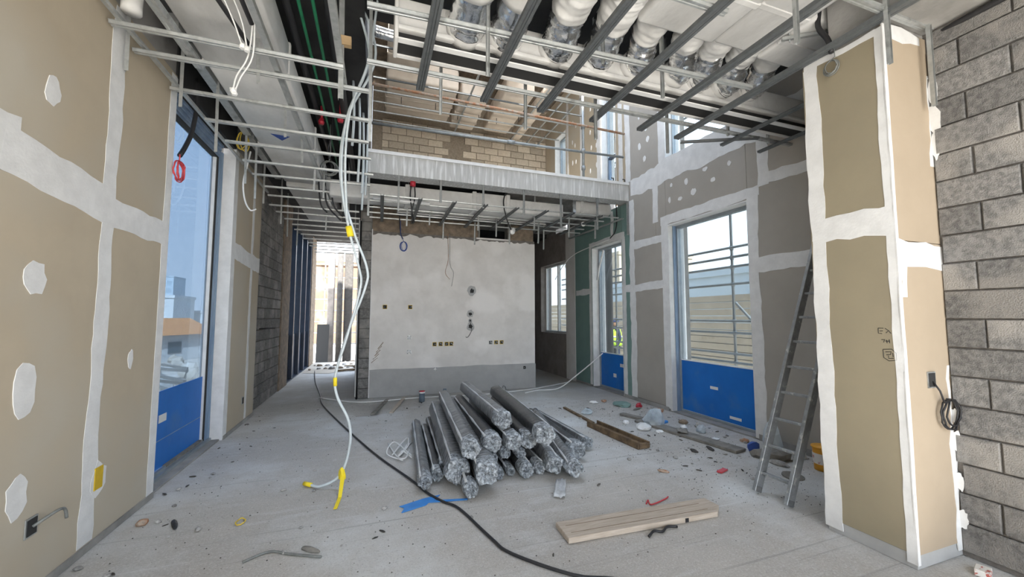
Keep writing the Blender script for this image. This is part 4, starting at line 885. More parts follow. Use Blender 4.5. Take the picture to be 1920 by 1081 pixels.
t = empty('slot_plenum', (0, 8.0, 3.70)); tag(t, 'white slot plenum hung close to the plaster back wall', 'duct')
box('plenum_body', .4, 3.6, 0, .35, .03, .24, DUCT, t, bev=.015, seg=2); box('slot', .42, 3.58, .02, .3, .0, .03, BOXD, t); box('slot_flange', .4, 3.6, -.02, .02, -.01, .01, WPLAST, t)
for i, x in enumerate((.7, 1.1, 1.5, 1.95, 2.4, 2.85, 3.25)):
    v, f = tubevf(smooth_path([(x, 7.55, 3.80), (x + .02, 7.75, 3.82), (x + .05, 8.02, 3.84)], 8), lambda q: .085 * (1 + .05 * math.sin(q * 60)), 14)
    o = ob('flexible_duct', mesh('flexible_duct', v, f, FOIL if i % 3 == 1 else DUCT, True)); tag(o, '%s short flexible duct from the left under the mezzanine' % ORD[i], 'flexible duct', 'flexible ducts under the mezzanine')
tube('white_pipe', [(-.05, 7.0, 3.655), (.35, 7.0, 3.65), (.9, 7.02, 3.645)], .03, WPLAST, None, 10, 0, 'white pipe lying along the front of the mezzanine duct', 'pipe')
e_ = empty('sprinkler_cap', (.6, 6.98, 3.92)); tag(e_, 'red capped fitting under the mezzanine edge with two black cables', 'fitting', 'red caps')
tube('cap_body', [(0, 0, 0), (0, 0, .10)], .05, RED, e_, 10); tube('cap_ring', [(0, 0, .1), (0, 0, .16)], .035, RED, e_, 10)
tube('cable', [(-.03, 0, 0), (-.04, 0, -.2), (.0, .05, -.45), (.05, .15, -.6)], .012, CABLE, e_, 6, 4); tube('cable', [(.03, 0, 0), (.04, 0, -.2), (-.01, .05, -.45), (.02, .12, -.62)], .012, CABLE, e_, 6, 4)
# ================================================================== UPPER LEVEL (seen through the void)
for i, y in enumerate((7.36, 7.85, 8.39, 8.9, 9.37, 9.82, 10.3)):
    rail('ceiling_rail', (-.12, y, 6.60), (4.84, y, 6.60), 'hat' if y > 8.5 else 'hatd', '%s cross rail from the front of the upper-level ceiling' % ORD[i], 'ceiling rail', 'cross rails of the upper ceiling', 0.8)  # front rails take the dark copy, dimming their sun glare by colour
for i, x in enumerate((1.95, 3.55, 4.05, 4.4)):
    rail('ceiling_carrier', (x, 7.2, 6.63), (x + .02, 10.5, 6.63), 'uch', '%s long carrier from the left in the upper-level ceiling' % ORD[i], 'ceiling rail', 'carriers of the upper ceiling', 1.2)
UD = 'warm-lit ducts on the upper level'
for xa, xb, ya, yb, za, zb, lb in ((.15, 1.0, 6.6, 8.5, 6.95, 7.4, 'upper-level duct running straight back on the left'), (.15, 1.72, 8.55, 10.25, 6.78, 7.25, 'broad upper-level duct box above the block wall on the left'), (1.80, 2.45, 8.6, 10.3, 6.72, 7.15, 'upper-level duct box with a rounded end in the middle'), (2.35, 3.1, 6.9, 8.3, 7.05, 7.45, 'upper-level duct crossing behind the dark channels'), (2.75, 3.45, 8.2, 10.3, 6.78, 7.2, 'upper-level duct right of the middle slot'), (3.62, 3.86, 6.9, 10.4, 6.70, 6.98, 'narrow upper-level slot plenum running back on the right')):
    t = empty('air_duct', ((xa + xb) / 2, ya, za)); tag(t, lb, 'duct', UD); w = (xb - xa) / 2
    db_ = box('duct_body', -w, w, 0, yb - ya, 0, zb - za, WARMD, t, bev=.05, seg=2)
    for k in range(1, 4):
        y = (yb - ya) * k / 4; box('seam_band', -w - .008, w + .008, y - .03, y + .03, -.01, zb - za - .1, WARMD, db_, bev=.01)
for i, (x, y) in enumerate(((.5, 9.3), (1.3, 9.3), (1.9, 9.6), (2.4, 9.4), (2.9, 9.5), (.9, 8.2), (3.4, 9.2))):
    tube('threaded_rod', [(x, y, 6.62), (x + .02, y, 7.95)], .008, CABLE, None, 6, 0, '%s thin rod dropping to the upper-level ceiling grid' % ORD[i], 'rod', 'rods of the upper ceiling')
for i, (x, y, s) in enumerate(((1.75, 6.9, 1), (1.75, 7.2, 1), (1.75, 7.5, 1))):
    tube('bent_pipe', [(.99, y, 7.1), (1.5, y, 7.08), (2.0, y + .1 * s, 7.0), (2.36, y + .15 * s, 7.1)], .03, WARMD, None, 8, 4, '%s bent pale pipe from the front under the upper ceiling' % ORD[i], 'pipe', 'bent pipes upstairs')
tube('foil_duct', [(-.1, 5.2, 5.35), (.12, 5.2, 5.33), (.3, 5.2, 5.33)], .07, FOIL, None, 14, 4, 'short foil duct stub at the upper left of the void', 'duct')
# guard rail on the slab edge
t = empty('guard_rail', (0, 6.78, 4.385)); tag(t, 'tube guard rail with a rusty top rail along the mezzanine edge', 'guard rail')
tube('top_rail', [(-.12, 0, 1.15), (2.3, 0, 1.11), (4.86, 0, 1.06)], .024, RUST, t, 10); tube('middle_rail', [(-.12, 0.05, .50), (2.4, 0.05, .53), (4.86, 0.05, .58)], .024, STEELT, t, 10)
tube('post', [(3.9, .03, 0), (3.9, .03, 1.85)], .026, STEELT, t, 10); box('base_plate', 3.8, 4.0, -.05, .1, 0, .012, STEELT, t)
for z in (.57, 1.07, .22): tube('coupler', [(3.9, .03, z - .04), (3.9, .03, z + .04)], .042, STEELT, t, 8)
tube('coupler', [(2.3, .05, .535), (2.44, .05, .535)], .038, STEELT, t, 8)
for i, x in enumerate((4.55, 4.82)):
    o = tube('dark_bolt', [(x, 6.74, 4.385), (x, 6.74, 4.45), (x - .05, 6.74, 4.45)], .012, CABLE, None, 6, 0, 'bent dark bar end on the right end of the slab edge, %s' % ('left' if i == 0 else 'right'), 'bar', 'bar ends')
# ================================================================== CABLES AND COILS
def coil(name, c, r, turns, wr_, m, axis, label, cat='coil', tail=None, squash=1.0, group=None):
    pts = []; rr = random.Random(int(c[1] * 100)); ax = Vector(axis).normalized(); u = ax.cross(Vector((0, 0, 1)) if abs(ax.z) < .9 else Vector((1, 0, 0))).normalized(); w = ax.cross(u)
    N = int(turns * 18)
    if tail: pts += [Vector(p) for p in tail]
    tr = [(rr.uniform(.82, 1.08), rr.uniform(-.22, .22), rr.uniform(.8, 1.1)) for _ in range(int(turns) + 2)]
    for k in range(N):
        i = k // 18; f_ = (k % 18) / 18; A_ = [tr[i][j] * (1 - f_) + tr[i + 1][j] * f_ for j in range(3)]
        a = 2 * math.pi * k / 18; lx = -math.sin(a) * r * squash * A_[0] * A_[2]; lz = (math.cos(a) - 1) * r * A_[0] + r
        cx = lx * math.cos(A_[1]) - (lz - r) * math.sin(A_[1]); cz = lx * math.sin(A_[1]) + (lz - r) * math.cos(A_[1]) + r
        pts.append(Vector(c) + u * cx - w * cz * (1 if w.z < 0 or abs(ax.z) > .9 else -1) + ax * (rr.uniform(-.5, .5) * wr_ * 2 + (i - turns / 2) * wr_ * 1.2))
    return tube(name, pts, wr_, m, None, 6, 0, label, cat, group)
tube('black_hose', [(-1.86, 5.0, 4.2), (-1.85, 5.0, 3.9), (-1.86, 4.95, 3.6), (-1.86, 4.82, 3.38), (-1.855, 4.70, 3.24)], .022, CABLE, None, 8, 5, 'thick black hose hanging over the head of the left window', 'hose')
coil('red_wire_coil', (-1.845, 4.70, 3.08), .10, 4, .006, REDW, (1, 0, 0), 'coil of red wire hanging at the edge of the left window', tail=[(-1.85, 4.69, 3.25), (-1.85, 4.69, 3.2)])
coil('yellow_wire_coil', (-1.72, 6.1, 4.0), .13, 4, .006, YWIRE, (0, 1, 0), 'coil of yellow wire hanging under the bracket of the left duct', squash=.45, tail=[(-1.72, 6.1, 4.3), (-1.72, 6.1, 4.15)])
tube('white_cable', [(-1.68, 6.3, 3.95), (-1.71, 6.3, 3.76), (-1.75, 6.3, 3.5), (-1.72, 6.3, 3.25), (-1.65, 6.3, 3.12), (-1.58, 6.3, 3.14)], .011, WPLAST, None, 8, 5, 'white cable hooking down in front of the far left gypsum boards', 'cable')
coil('grey_cable_coil', (-.67, 6.3, 3.83), .11, 4, .008, GCABLE, (0, 1, 0), 'ring of grey cable hanging under the left aisle rails', tail=[(-.67, 6.28, 4.5), (-.66, 6.3, 4.1)])
tube('black_cable', [(-.66, 6.27, 4.6), (-.64, 6.26, 4.35), (-.69, 6.25, 4.12), (-.67, 6.27, 3.97)], .012, CABLE, None, 6, 5, 'black cable dropping to the ring of grey cable', 'cable')
for i, (x, l) in enumerate(((-.95, .0), (-.85, .12), (-.75, .05))):
    tube('black_cable', [(x, 7.3, 4.3), (x + .02, 7.3, 3.9), (x + .06, 7.32, 3.55), (x + .16 + l, 7.34, 3.42 - l)], .014, CABLE, None, 6, 5, '%s black cable from the left sagging below the far aisle rails' % ORD[i], 'cable', 'black cables over the aisle')
for i, (a, b, c_) in enumerate((((-1.35, 2.3, 4.03), (-1.2, 3.0, 4.0), (-1.0, 3.6, 3.84)), ((-.98, 2.6, 4.03), (-.98, 3.0, 4.0), (-.94, 3.4, 3.90)))):
    tube('black_cable', [a, b, c_], .018, CABLE, None, 8, 5, 'thick black cable over the left aisle, %s of two near the front' % ('left' if i == 0 else 'right'), 'cable', 'front black cables')
for i, pts in enumerate((((-1.12, 3.1, 4.04), (-1.06, 3.36, 3.9), (-1.0, 3.42, 3.72)), ((-1.05, 3.1, 4.04), (-1.0, 3.36, 3.9), (-.97, 3.43, 3.71)), ((-.93, 3.4, 3.95), (-.98, 3.5, 3.7), (-1.05, 3.5, 3.52), (-1.07, 3.5, 3.4)), ((-.92, 3.4, 3.95), (-.95, 3.5, 3.7), (-1.03, 3.52, 3.52), (-1.06, 3.5, 3.38)))):
    t = empty('thin_wire', (0, 0, 0)); tag(t, '%s thin white wire from the left hanging from the front aisle rails' % ORD[i], 'wire', 'thin white wires')
    tube('strand', pts, .006, WPLAST, t, 6, 5); e_ = pts[-1]; lump('taped_end', (e_[0], e_[1], e_[2] - .02), (.022, .02, .03), WPLAST, t, i)
# pair of pale conduits that drops to the floor, bound with yellow tape
PC = [(-.31, 4.0, 4.9), (-.16, 4.05, 4.55), (-.11, 4.1, 4.2), (-.30, 4.2, 3.65), (-.335, 4.2, 3.04), (-.25, 4.2, 2.51), (-.15, 4.2, 2.14), (-.13, 4.2, 1.93), (-.24, 4.2, 1.45), (-.33, 4.2, 1.1), (-.315, 4.2, .89), (-.20, 4.2, .63), (-.19, 4.22, .38), (-.27, 4.25, .12), (-.44, 4.29, .025), (-.55, 4.38, .02)]
t = empty('hanging_conduit', (0, 0, 0)); tag(t, 'long pale flexible conduit with yellow tape hanging from the ceiling down to the floor', 'conduit')
tube('conduit_strand', PC, .0125, CONDW, t, 8, 6)
tube('tape_wrap', [(-.255, 4.2, 2.54), (-.232, 4.2, 2.44)], .032, YELLOW, t, 10); tube('tape_wrap', [(-.335, 4.2, 1.06), (-.332, 4.2, .98)], .018, YELLOW, t, 10); tube('tape_end', [(-.53, 4.36, .022), (-.60, 4.42, .022)], .02, YELLOW, t, 10)
v = [(-.26, 4.24, .14), (-.22, 4.23, .14), (-.235, 4.0, .012), (-.265, 4.0, .012), (-.255, 3.80, .006), (-.285, 3.80, .006)]
v = v + [(a, b + .004, c + .004) for a, b, c in v]
ob('tape_tail', mesh('tape_tail', v, [(0, 1, 2, 3), (3, 2, 4, 5), (6, 9, 8, 7), (9, 11, 10, 8), (0, 3, 9, 6), (3, 5, 11, 9), (1, 7, 8, 2), (2, 8, 10, 4), (0, 6, 7, 1), (4, 10, 11, 5)], YELLOW), t)
lump('tape_knot', (-.25, 4.235, .09), (.04, .03, .07), YELLOW, t, 4)
PC2 = [(p[0] + .045 * math.sin(i * 1.3) + .03, p[1] + .02, p[2]) for i, p in enumerate(PC[:10])]
tube('hanging_conduit', PC2, .0125, CONDW, None, 8, 6, 'second pale conduit twisting beside the one that reaches the floor', 'conduit')
PC3 = [(-.02, 3.9, 4.9), (-.06, 3.95, 4.5), (-.12, 4.0, 4.1), (-.26, 4.1, 3.7), (-.30, 4.15, 3.2), (-.27, 4.18, 2.6)]
tube('hanging_conduit', PC3, .011, CONDW, None, 8, 6, 'third pale conduit joining the taped pair from the right', 'conduit')
# wires below the mezzanine
coil('blue_wire_coil', (.57, 8.55, 3.12), .10, 4, .005, BWIRE, (0, 1, 0), 'coil of blue wire hanging on the plaster back wall', tail=[(.48, 8.3, 3.6), (.5, 8.5, 3.35)], squash=.7)
tube('black_cable', [(.47, 8.2, 3.9), (.46, 8.3, 3.6), (.5, 8.5, 3.38), (.55, 8.56, 3.28)], .012, CABLE, None, 6, 4, 'black cable leading to the coil of blue wire', 'cable')
tube('black_cable', [(2.35, 7.05, 4.05), (2.28, 7.0, 3.8), (2.35, 7.02, 3.5), (2.45, 7.1, 3.35), (2.5, 7.15, 3.3)], .013, CABLE, None, 6, 5, 'black cable looping over the front of the mezzanine duct', 'cable')
tube('black_cable', [(4.84, 7.1, 4.1), (4.86, 7.1, 3.7), (4.84, 7.15, 3.45), (4.78, 7.25, 3.32)], .012, CABLE, None, 6, 5, 'black cable curving down the green boards above the window', 'cable')
for i, (x, y, z) in enumerate(((2.5, 7.15, 3.28), (4.2, 7.4, 3.62), (2.95, 8.36, 3.6))):
    t = empty('cable_gland', (x, y, z)); tag(t, 'white round cable end under the mezzanine, %s from the left' % ORD[(0, 2, 1)[i]], 'cable end', 'white cable ends')
    tube('disc', [(0, 0, 0), (.01, -.03, 0)], .05, WPLAST, t, 14); tube('stub', [(0, 0, 0), (.03, .1, .03)], .03, CABLE, t, 10)
tube('steel_wire', [(1.5, 8.56, 3.45), (1.52, 8.57, 2.9), (1.46, 8.57, 2.6), (1.56, 8.57, 2.45)], .005, RUST, None, 5, 4, 'rusty tie wire dangling down the plaster back wall', 'wire')
tube('steel_wire', [(1.55, 8.56, 3.45), (1.56, 8.57, 2.8), (1.64, 8.57, 2.6), (1.6, 8.57, 2.3)], .004, GCABLE, None, 5, 4, 'thin grey wire dangling beside the rusty tie wire', 'wire')
coil('grey_wire_coil', (3.355, 1.98, 3.60), .055, 4, .004, GCABLE, (1, 0, 0), 'small coil of grey wire tied at the top of the tan pier', tail=[(3.35, 1.95, 3.74), (3.355, 1.95, 3.67)])
tube('black_hose', [(3.395, 2.1, 4.5), (3.37, 2.05, 4.2), (3.36, 2.06, 4.0), (3.365, 2.0, 3.85), (3.355, 1.97, 3.72)], .02, CABLE, None, 8, 5, 'black hose curving down beside the white end box', 'hose')
tube('black_hose', [(3.95, 1.5, 3.745), (3.9, 1.55, 3.74), (3.86, 1.0, 3.74), (3.84, .2, 3.735)], .022, CABLE, None, 8, 5, 'black hose tucked along the top of the block wall', 'hose')
# ================================================================== LADDER
t = empty('ladder', (3.41, 2.69, 0)); tag(t, 'paint-spattered aluminium ladder leaning on the right wall behind the tan pier', 'ladder')
LDIR = Vector((1.44, 0, 3.5)).normalized(); LL = 3.78
def lp(s, y): return LDIR * s + Vector((0, y, 0))
def bar(name, a, b, w, h, m, parent, up=(0, 0, 1), bev=.003):
    L = (Vector(b) - Vector(a)).length
    v, f = boxvf(0, L, -w / 2, w / 2, -h / 2, h / 2); me = mesh(name, v, f, m)
    bm = bmesh.new(); bm.from_mesh(me); bmesh.ops.bevel(bm, geom=list(bm.edges), offset=bev, segments=1, affect='EDGES'); bm.to_mesh(me); bm.free()
    o = ob(name, me, parent); o.matrix_local = frame_mat(a, b, up); return o
for y in (-.15, .15):
    s = bar('side_rail', lp(0.02, y), lp(LL, y), .034, .085, ALU, t, (0, 0, 1)); q = 1 if y > 0 else -1
    fl_ = bar('rail_flange', lp(.03, y - q * .017) + Vector((-.038, 0, .015)), lp(LL, y - q * .017) + Vector((-.038, 0, .015)), .008, .012, LADD, t)
    ft_ = bar('rubber_foot', lp(-.002, y), lp(.05, y), .036, .08, LADD, t)
    for c_ in (fl_, ft_):
        ml = c_.matrix_local.copy(); c_.parent = s; c_.matrix_parent_inverse = Matrix(); c_.matrix_local = s.matrix_local.inverted() @ ml
for k in range(14):
    a = lp(.20 + k * .262, -.145); b = lp(.20 + k * .262, .145); bar('rung', a, b, .032, .024, ALU, t)
# ================================================================== WRAPPED INSULATION PILE
BG = 'film-wrapped insulation tubes in the floor pile'
def bundle(front, back, r, dark, label, seed, flat=1.0, sides=6):
    rr = random.Random(seed); A = Vector(front); B = Vector(back); L = (B - A).length
    t = empty('insulation_tube', A); tag(t, label, 'insulation tube', BG)
    M = frame_mat((0, 0, 0), B - A); rot0 = rr.uniform(0, 1)
    n = 18; rings = 12; V = []; F = []
    def prof(a, s):
        a2 = a + rot0; q = (math.pi / sides) / 1; aa = (a2 % (2 * q)) - q
        hexr = math.cos(q) / math.cos(aa); rad = r * (0.85 * hexr + 0.18)
        return rad * (1 + .045 * mnoise.noise(Vector((math.cos(a) * 1.4, math.sin(a) * 1.4, s * 5 + seed))))
    for i in range(rings + 1):
        s = i / rings; taper = 1.0 if i > 0 else .96
        for k in range(n):
            a = 2 * math.pi * k / n; q = prof(a, s * L) * taper
            V.append(M @ Vector((s * L, math.cos(a) * q, math.sin(a) * q * flat)))
    for i in range(rings):
        for k in range(n):
            a = i * n + k; b = i * n + (k + 1) % n; F.append((a, a + n, b + n, b))
    F.append(tuple(range(n))); F.append(tuple(rings * n + k for k in range(n - 1, -1, -1)))
    wb_ = ob('wrapped_body', mesh('wrapped_body', V, F, WRAPD if dark else WRAPL, True), t)
    # crumpled film gathered over the front end
    V = []; F = []; nn = 26; prf = [(.13, 1.025), (.0, 1.07), (-.04, 1.05), (-.07, .88), (-.05, .6), (-.03, .34), (-.045, .14)]
    for j, (dx, q) in enumerate(prf):
        for k in range(nn):
            a = 2 * math.pi * k / nn; w = prof(a, 0) * q * (1 + (.10 if j > 1 else .03) * rr.uniform(-1, 1)); d = dx + (rr.uniform(-.016, .016) if j > 0 else 0)
            V.append(M @ Vector((d, math.cos(a) * w, math.sin(a) * w * flat)))
    for j in range(len(prf) - 1):
        for k in range(nn):
            a = j * nn + k; b = j * nn + (k + 1) % nn; F.append((a, b, b + nn, a + nn))
    F.append(tuple((len(prf) - 1) * nn + k for k in range(nn)))
    ob('film_end', mesh('film_end', V, F, WRAPE), t)
    # milky fold of the film along one edge
    side = rr.choice((.7, 1.0, 2.2))
    P0 = [M @ Vector((s * L, math.cos(side) * prof(side, s * L) * 1.0, math.sin(side) * prof(side, s * L) * flat)) for s in [i / 9 for i in range(10)]]
    v, f = tubevf(P0, lambda q: .011 + .005 * math.sin(q * 20 + seed), 6); ob('film_fold', mesh('film_fold', v, f, SEAM, True), wb_)
    return t
def bd(f, dx, dy, L, r, dark, label, seed, zf=None, flat=1.0, sides=6, dz=0.0):
    A = Vector(f); d = Vector((dx, dy, 0)).normalized() * L + Vector((0, 0, dz)); bundle(A, A + d, r, dark, label, seed, flat, sides)
bd((.50, 3.94, .085), .06, 1, 2.1, .07, False, 'leftmost thin tube lying on the floor at the pile edge', 1, sides=4)
bd((.635, 4.10, .07), .05, 1, 1.75, .055, True, 'narrow black tube second from the left edge of the pile', 2)
bd((.745, 4.35, .065), .05, 1, 1.9, .055, True, 'small black tube third from the left, set back in the pile', 3)
bd((.815, 3.92, .15), .06, 1, 2.35, .125, False, 'broad grey flattened tube near the left front of the pile', 4, sides=5, dz=.08)
bd((.92, 3.86, .37), .06, 1, 2.35, .095, False, 'grey tube resting on top of the left front of the pile', 5, sides=5, dz=.05)
bd((1.04, 3.70, .19), .085, 1, 2.45, .125, False, 'large grey tube with a torn bulging end at the pile front', 6, sides=4, dz=.10)
bd((.875, 3.66, .075), .09, 1, 2.2, .07, True, 'low tube on the floor under the left front of the pile', 7)
bd((1.20, 4.06, .34), .04, 1, 2.1, .095, True, 'ribbed black tube in the upper middle of the pile', 8, sides=8)
bd((1.37, 4.22, .52), .02, 1, 2.05, .10, False, 'topmost grey tube crowning the middle of the pile', 9, sides=5)
bd((1.42, 4.02, .34), .05, 1, 2.15, .095, True, 'black tube right below the topmost tube of the pile', 10, sides=5)
bd((1.62, 4.10, .32), .12, 1, 2.0, .095, True, 'grey-ended tube right of the middle of the pile', 11, sides=5)
bd((1.70, 3.84, .43), .085, 1, 2.4, .105, True, 'long dark tube on the upper right of the pile', 12, sides=5)
for i, (x, y, z, r, lb) in enumerate(((1.20, 4.05, .19, .05, 'left of the lower stack of small black ends'), (1.24, 3.98, .06, .055, 'at the floor on the left of the small black ends'), (1.36, 4.14, .20, .06, 'second in the upper row of small black ends'), (1.38, 4.02, .05, .045, 'second on the floor among the small black ends'),
        (1.53, 4.12, .18, .055, 'third in the upper row of small black ends'), (1.52, 3.92, .075, .072, 'largest of the small black ends at the pile front'), (1.68, 3.96, .065, .062, 'rightmost of the small black ends on the floor'))):
    bd((x, y, z), .06, 1, 1.85, r, True, 'small black tube %s' % lb, 20 + i, sides=8)
bd((1.80, 3.84, .12), .16, 1, 1.85, .095, False, 'grey tube with loose film at the right front of the pile', 30, sides=4, dz=.06)
bd((1.97, 3.72, .11), .19, 1, 1.9, .095, False, 'grey square tube reaching out at the right front of the pile', 31, sides=4, dz=.08)
bd((2.24, 4.16, .12), .07, 1, 1.7, .10, True, 'black ribbed tube second from the right edge of the pile', 32, sides=5)
bd((2.42, 4.40, .055), .02, 1, 1.5, .05, True, 'thin black tube low at the right side of the pile', 33)
bd((2.55, 4.46, .09), -.01, 1, 1.55, .065, False, 'rightmost tube with a pale top edge at the pile edge', 34, sides=4)
def sheet(name, pts, m, label, cat, loc, seed=0, amp=.02, n=8, size=(.2, .1), rotz=0, group=None):
    # crumpled thin sheet with thickness
    V = []; F = []
    for j in range(n + 1):
        for i in range(n + 1):
            u, w = i / n - .5, j / n - .5
            z = amp * (1 + mnoise.noise(Vector((u * 5 + seed * 3.1, w * 5, seed)))) + amp * .5 * mnoise.noise(Vector((u * 12, w * 12, seed)))
            V.append((u * size[0] * (1 + .2 * mnoise.noise(Vector((w * 4, seed, 0)))), w * size[1] * (1 + .25 * mnoise.noise(Vector((u * 4, 0, seed)))), max(z, .002)))
    k = len(V); V += [(a, b, c + .003) for a, b, c in V]
    for j in range(n):
        for i in range(n):
            a = j * (n + 1) + i; F.append((a, a + n + 1, a + n + 2, a + 1)); F.append((a + k, a + 1 + k, a + n + 2 + k, a + n + 1 + k))
    for i in range(n):
        for a, b in ((i, i + 1), ((n + 1) * n + i + 1, (n + 1) * n + i), ((i + 1) * (n + 1), i * (n + 1)), (i * (n + 1) + n, (i + 1) * (n + 1) + n)): F.append((a, b, b + k, a + k))
    o = ob(name, mesh(name, V, F, m, True), None, loc, (0, 0, rotz)); tag(o, label, cat, group); return o
sheet('film_strip', None, SEAM, 'torn clear film strip trailing from the right front of the pile', 'plastic film', (1.72, 3.52, .0), 3, .02, 8, (.10, .38), -.5)
tg = empty('tangled_strap', (.36, 5.1, 0)); tag(tg, 'tangle of white straps on the floor left of the pile', 'strap')
for k in range(5):
    tube('strap', [(rnd.uniform(-.15, .15), rnd.uniform(-.4, .4), .012), (rnd.uniform(-.2, .05), rnd.uniform(-.3, .3), .03), (rnd.uniform(-.15, .15), rnd.uniform(-.4, .4), .05), (.1, rnd.uniform(-.3, .3), .014)], .008, WPLAST, tg, 5, 5)
# ================================================================== TIMBER
def plank(label, a, b, w, h, m, seed=0, clip=0.0, name='wood_plank'):
    a = Vector(a); b = Vector(b); L = (b - a).length
    V = [(0, -w / 2), (L - clip, -w / 2), (L, -w / 2 + clip * .9), (L - clip * .15, w / 2), (0, w / 2)] if clip else [(0, -w / 2), (L, -w / 2), (L, w / 2), (0, w / 2)]
    k = len(V); v = [(x, y, 0) for x, y in V] + [(x, y, h) for x, y in V]
    f = [tuple(range(k - 1, -1, -1)), tuple(range(k, 2 * k))] + [(i, (i + 1) % k, (i + 1) % k + k, i + k) for i in range(k)]
    me = mesh(name, v, f, m); bm = bmesh.new(); bm.from_mesh(me); bmesh.ops.bevel(bm, geom=list(bm.edges), offset=.004, segments=1, affect='EDGES'); bm.to_mesh(me); bm.free()
    o = ob(name, me, None, a, (0, 0, math.atan2(b.y - a.y, b.x - a.x))); tag(o, label, 'plank'); return o
p_ = plank('pale wooden plank with a chipped end lying alone in the foreground', (1.38, 2.80, .0), (2.82, 2.74, .0), .24, .042, WOODL, clip=.10)
for q in (-.055, .045): box('grain_groove', .05, 1.3, q - .002, q + .002, .0415, .043, WOODB, p_)
box('wire_tie', 1.02, 1.05, -.125, -.115, .005, .035, CABLE, p_)
t = empty('wood_beam', (3.16, 5.35, 0)); tag(t, 'old brown timber channel lying right of the pile', 'timber'); t.rotation_euler = (0, 0, math.atan2(-1.12, .07))
box('beam_web', 0, 1.13, -.075, .075, .0, .03, WOODB, t, bev=.004); box('beam_side', 0, 1.13, -.10, -.076, .0, .085, WOODB, t, bev=.005); box('beam_side', 0, 1.12, .076, .10, .0, .075, WOODB, t, bev=.005); box('beam_end', 1.08, 1.13, -.07, .07, .03, .06, WOODB, t)
plank('thin brown lath lying behind the old brown timber channel', (3.27, 6.5, 0), (3.22, 5.42, 0), .05, .03, WOODB, name='wood_lath')
plank('long grey weathered board lying parallel to the right wall', (3.98, 5.32, 0), (4.25, 3.72, 0), .20, .035, WOODG, 2)
plank('short grey offcut lying behind the white plastic bag', (3.95, 5.75, 0), (4.12, 5.25, 0), .10, .04, WOODG, 2, name='wood_offcut')
# ================================================================== RUBBISH ALONG THE RIGHT WALL
o = lump('plastic_bag', (4.05, 5.05, 0), (.15, .13, .17), BAG, None, 11); tag(o, 'puffed white translucent plastic bag on the grey board', 'bag')
o = lump('plastic_bag', (3.80, 4.98, 0), (.17, .11, .05), WPLAST, None, 12); tag(o, 'flat crumpled white bag in front of the puffed bag', 'bag')
o = lump('paper_scrap', (3.72, 5.3, 0), (.07, .05, .03), WPLAST, None, 13); tag(o, 'small white crumpled scrap left of the bags', 'paper')
o = lump('plastic_bag', (3.48, 6.05, 0), (.13, .10, .05), BAG, None, 14); tag(o, 'clear plastic wrap behind the old brown timber', 'bag')
o = lump('green_sheet', (4.38, 6.35, 0), (.20, .15, .05), GREENB, None, 15); tag(o, 'crumpled green plastic sheet by the corner of the green boards', 'plastic sheet')
o = lump('plaster_lump', (4.0, 6.7, 0), (.08, .05, .03), WPLAST, None, 16); tag(o, 'white plaster lump on the floor before the green-board window', 'rubble')
o = lump('rust_scrap', (4.72, 5.72, 0), (.06, .05, .04), RUST, None, 17); tag(o, 'rusty metal scrap at the left foot of the large right window', 'scrap', )
o = lump('rust_scrap', (4.55, 5.0, 0), (.07, .05, .04), BROWN, None, 18); tag(o, 'brown tangled scrap below the large blue film panel', 'scrap')
o = lump('rust_scrap', (4.66, 4.02, 0), (.05, .05, .03), RUST, None, 19); tag(o, 'rusty ring scrap at the right foot of the large window', 'scrap')
o = box('blue_block', -.09, .09, -.025, .025, 0, .04, BTAPE, bev=.01); o.location = (4.16, 4.98, .035); o.rotation_euler = (0, 0, .2); tag(o, 'small bright blue plastic piece on the grey board', 'plastic piece')
o = lump('paper_scrap', (4.45, 4.55, 0), (.07, .06, .07), BAG, None, 20); tag(o, 'pale crumpled wrapper below the blue film panel', 'paper')
sheet('cardboard_scrap', None, WPLAST, 'white curved scrap near the grey board end', 'paper', (4.35, 4.2, 0), 5, .015, 6, (.14, .08), .4)
sheet('cloth_rag', None, WOODG, 'grey rag draped over the middle of the grey board', 'rag', (4.12, 4.55, .035), 6, .02, 7, (.22, .14), .9)
o = lump('plaster_bag', (4.64, 3.62, 0), (.16, .10, .24), BAG, None, 21); tag(o, 'white plastic sack slumped against the right wall behind the ladder', 'bag')
o = lump('purple_wrapper', (4.45, 3.72, 0), (.10, .06, .08), BWIRE, None, 22); tag(o, 'dark blue wrapper beside the white sack', 'wrapper')
o = lump('rubble_heap', (4.42, 3.45, 0), (.20, .14, .08), WOODG, None, 23); tag(o, 'low heap of dusty rubbish behind the ladder', 'rubbish')
t = empty('paint_bucket', (4.62, 3.02, 0)); tag(t, 'orange plastic tub with a paper label behind the tan pier', 'bucket')
v, f = tubevf([(0, 0, 0), (0, 0, .08), (0, 0, .16), (0, 0, .22), (0, 0, .235)], lambda q: .085 + .015 * q, 20); ob('tub', mesh('tub', v, f, ORANGE, True), t)
v, f = tubevf([(0, 0, .07), (0, 0, .18)], lambda q: .0925 + .006 * q, 20, cap=False); ob('paper_label', mesh('paper_label', v, f, LABELM, True), t)
v, f = tubevf([(0, 0, .235), (0, 0, .25)], .108, 20); ob('lid', mesh('lid', v, f, ORANGE, True), t)
v, f = tubevf([(0, 0, 0), (0, 0, .012)], .10, 18); o = ob('grinding_disc', mesh('grinding_disc', v, f, WOODG), None, (4.12, 3.0, .0)); o.rotation_euler = (.1, 0, 0); tag(o, 'round grey disc on the floor behind the ladder foot', 'disc')
o = box('red_scrap', -.07, .07, -.025, .025, 0, .015, REDW); o.location = (3.55, 3.35, 0); o.rotation_euler = (0, 0, .3); tag(o, 'flat red plastic scrap left of the ladder', 'scrap')
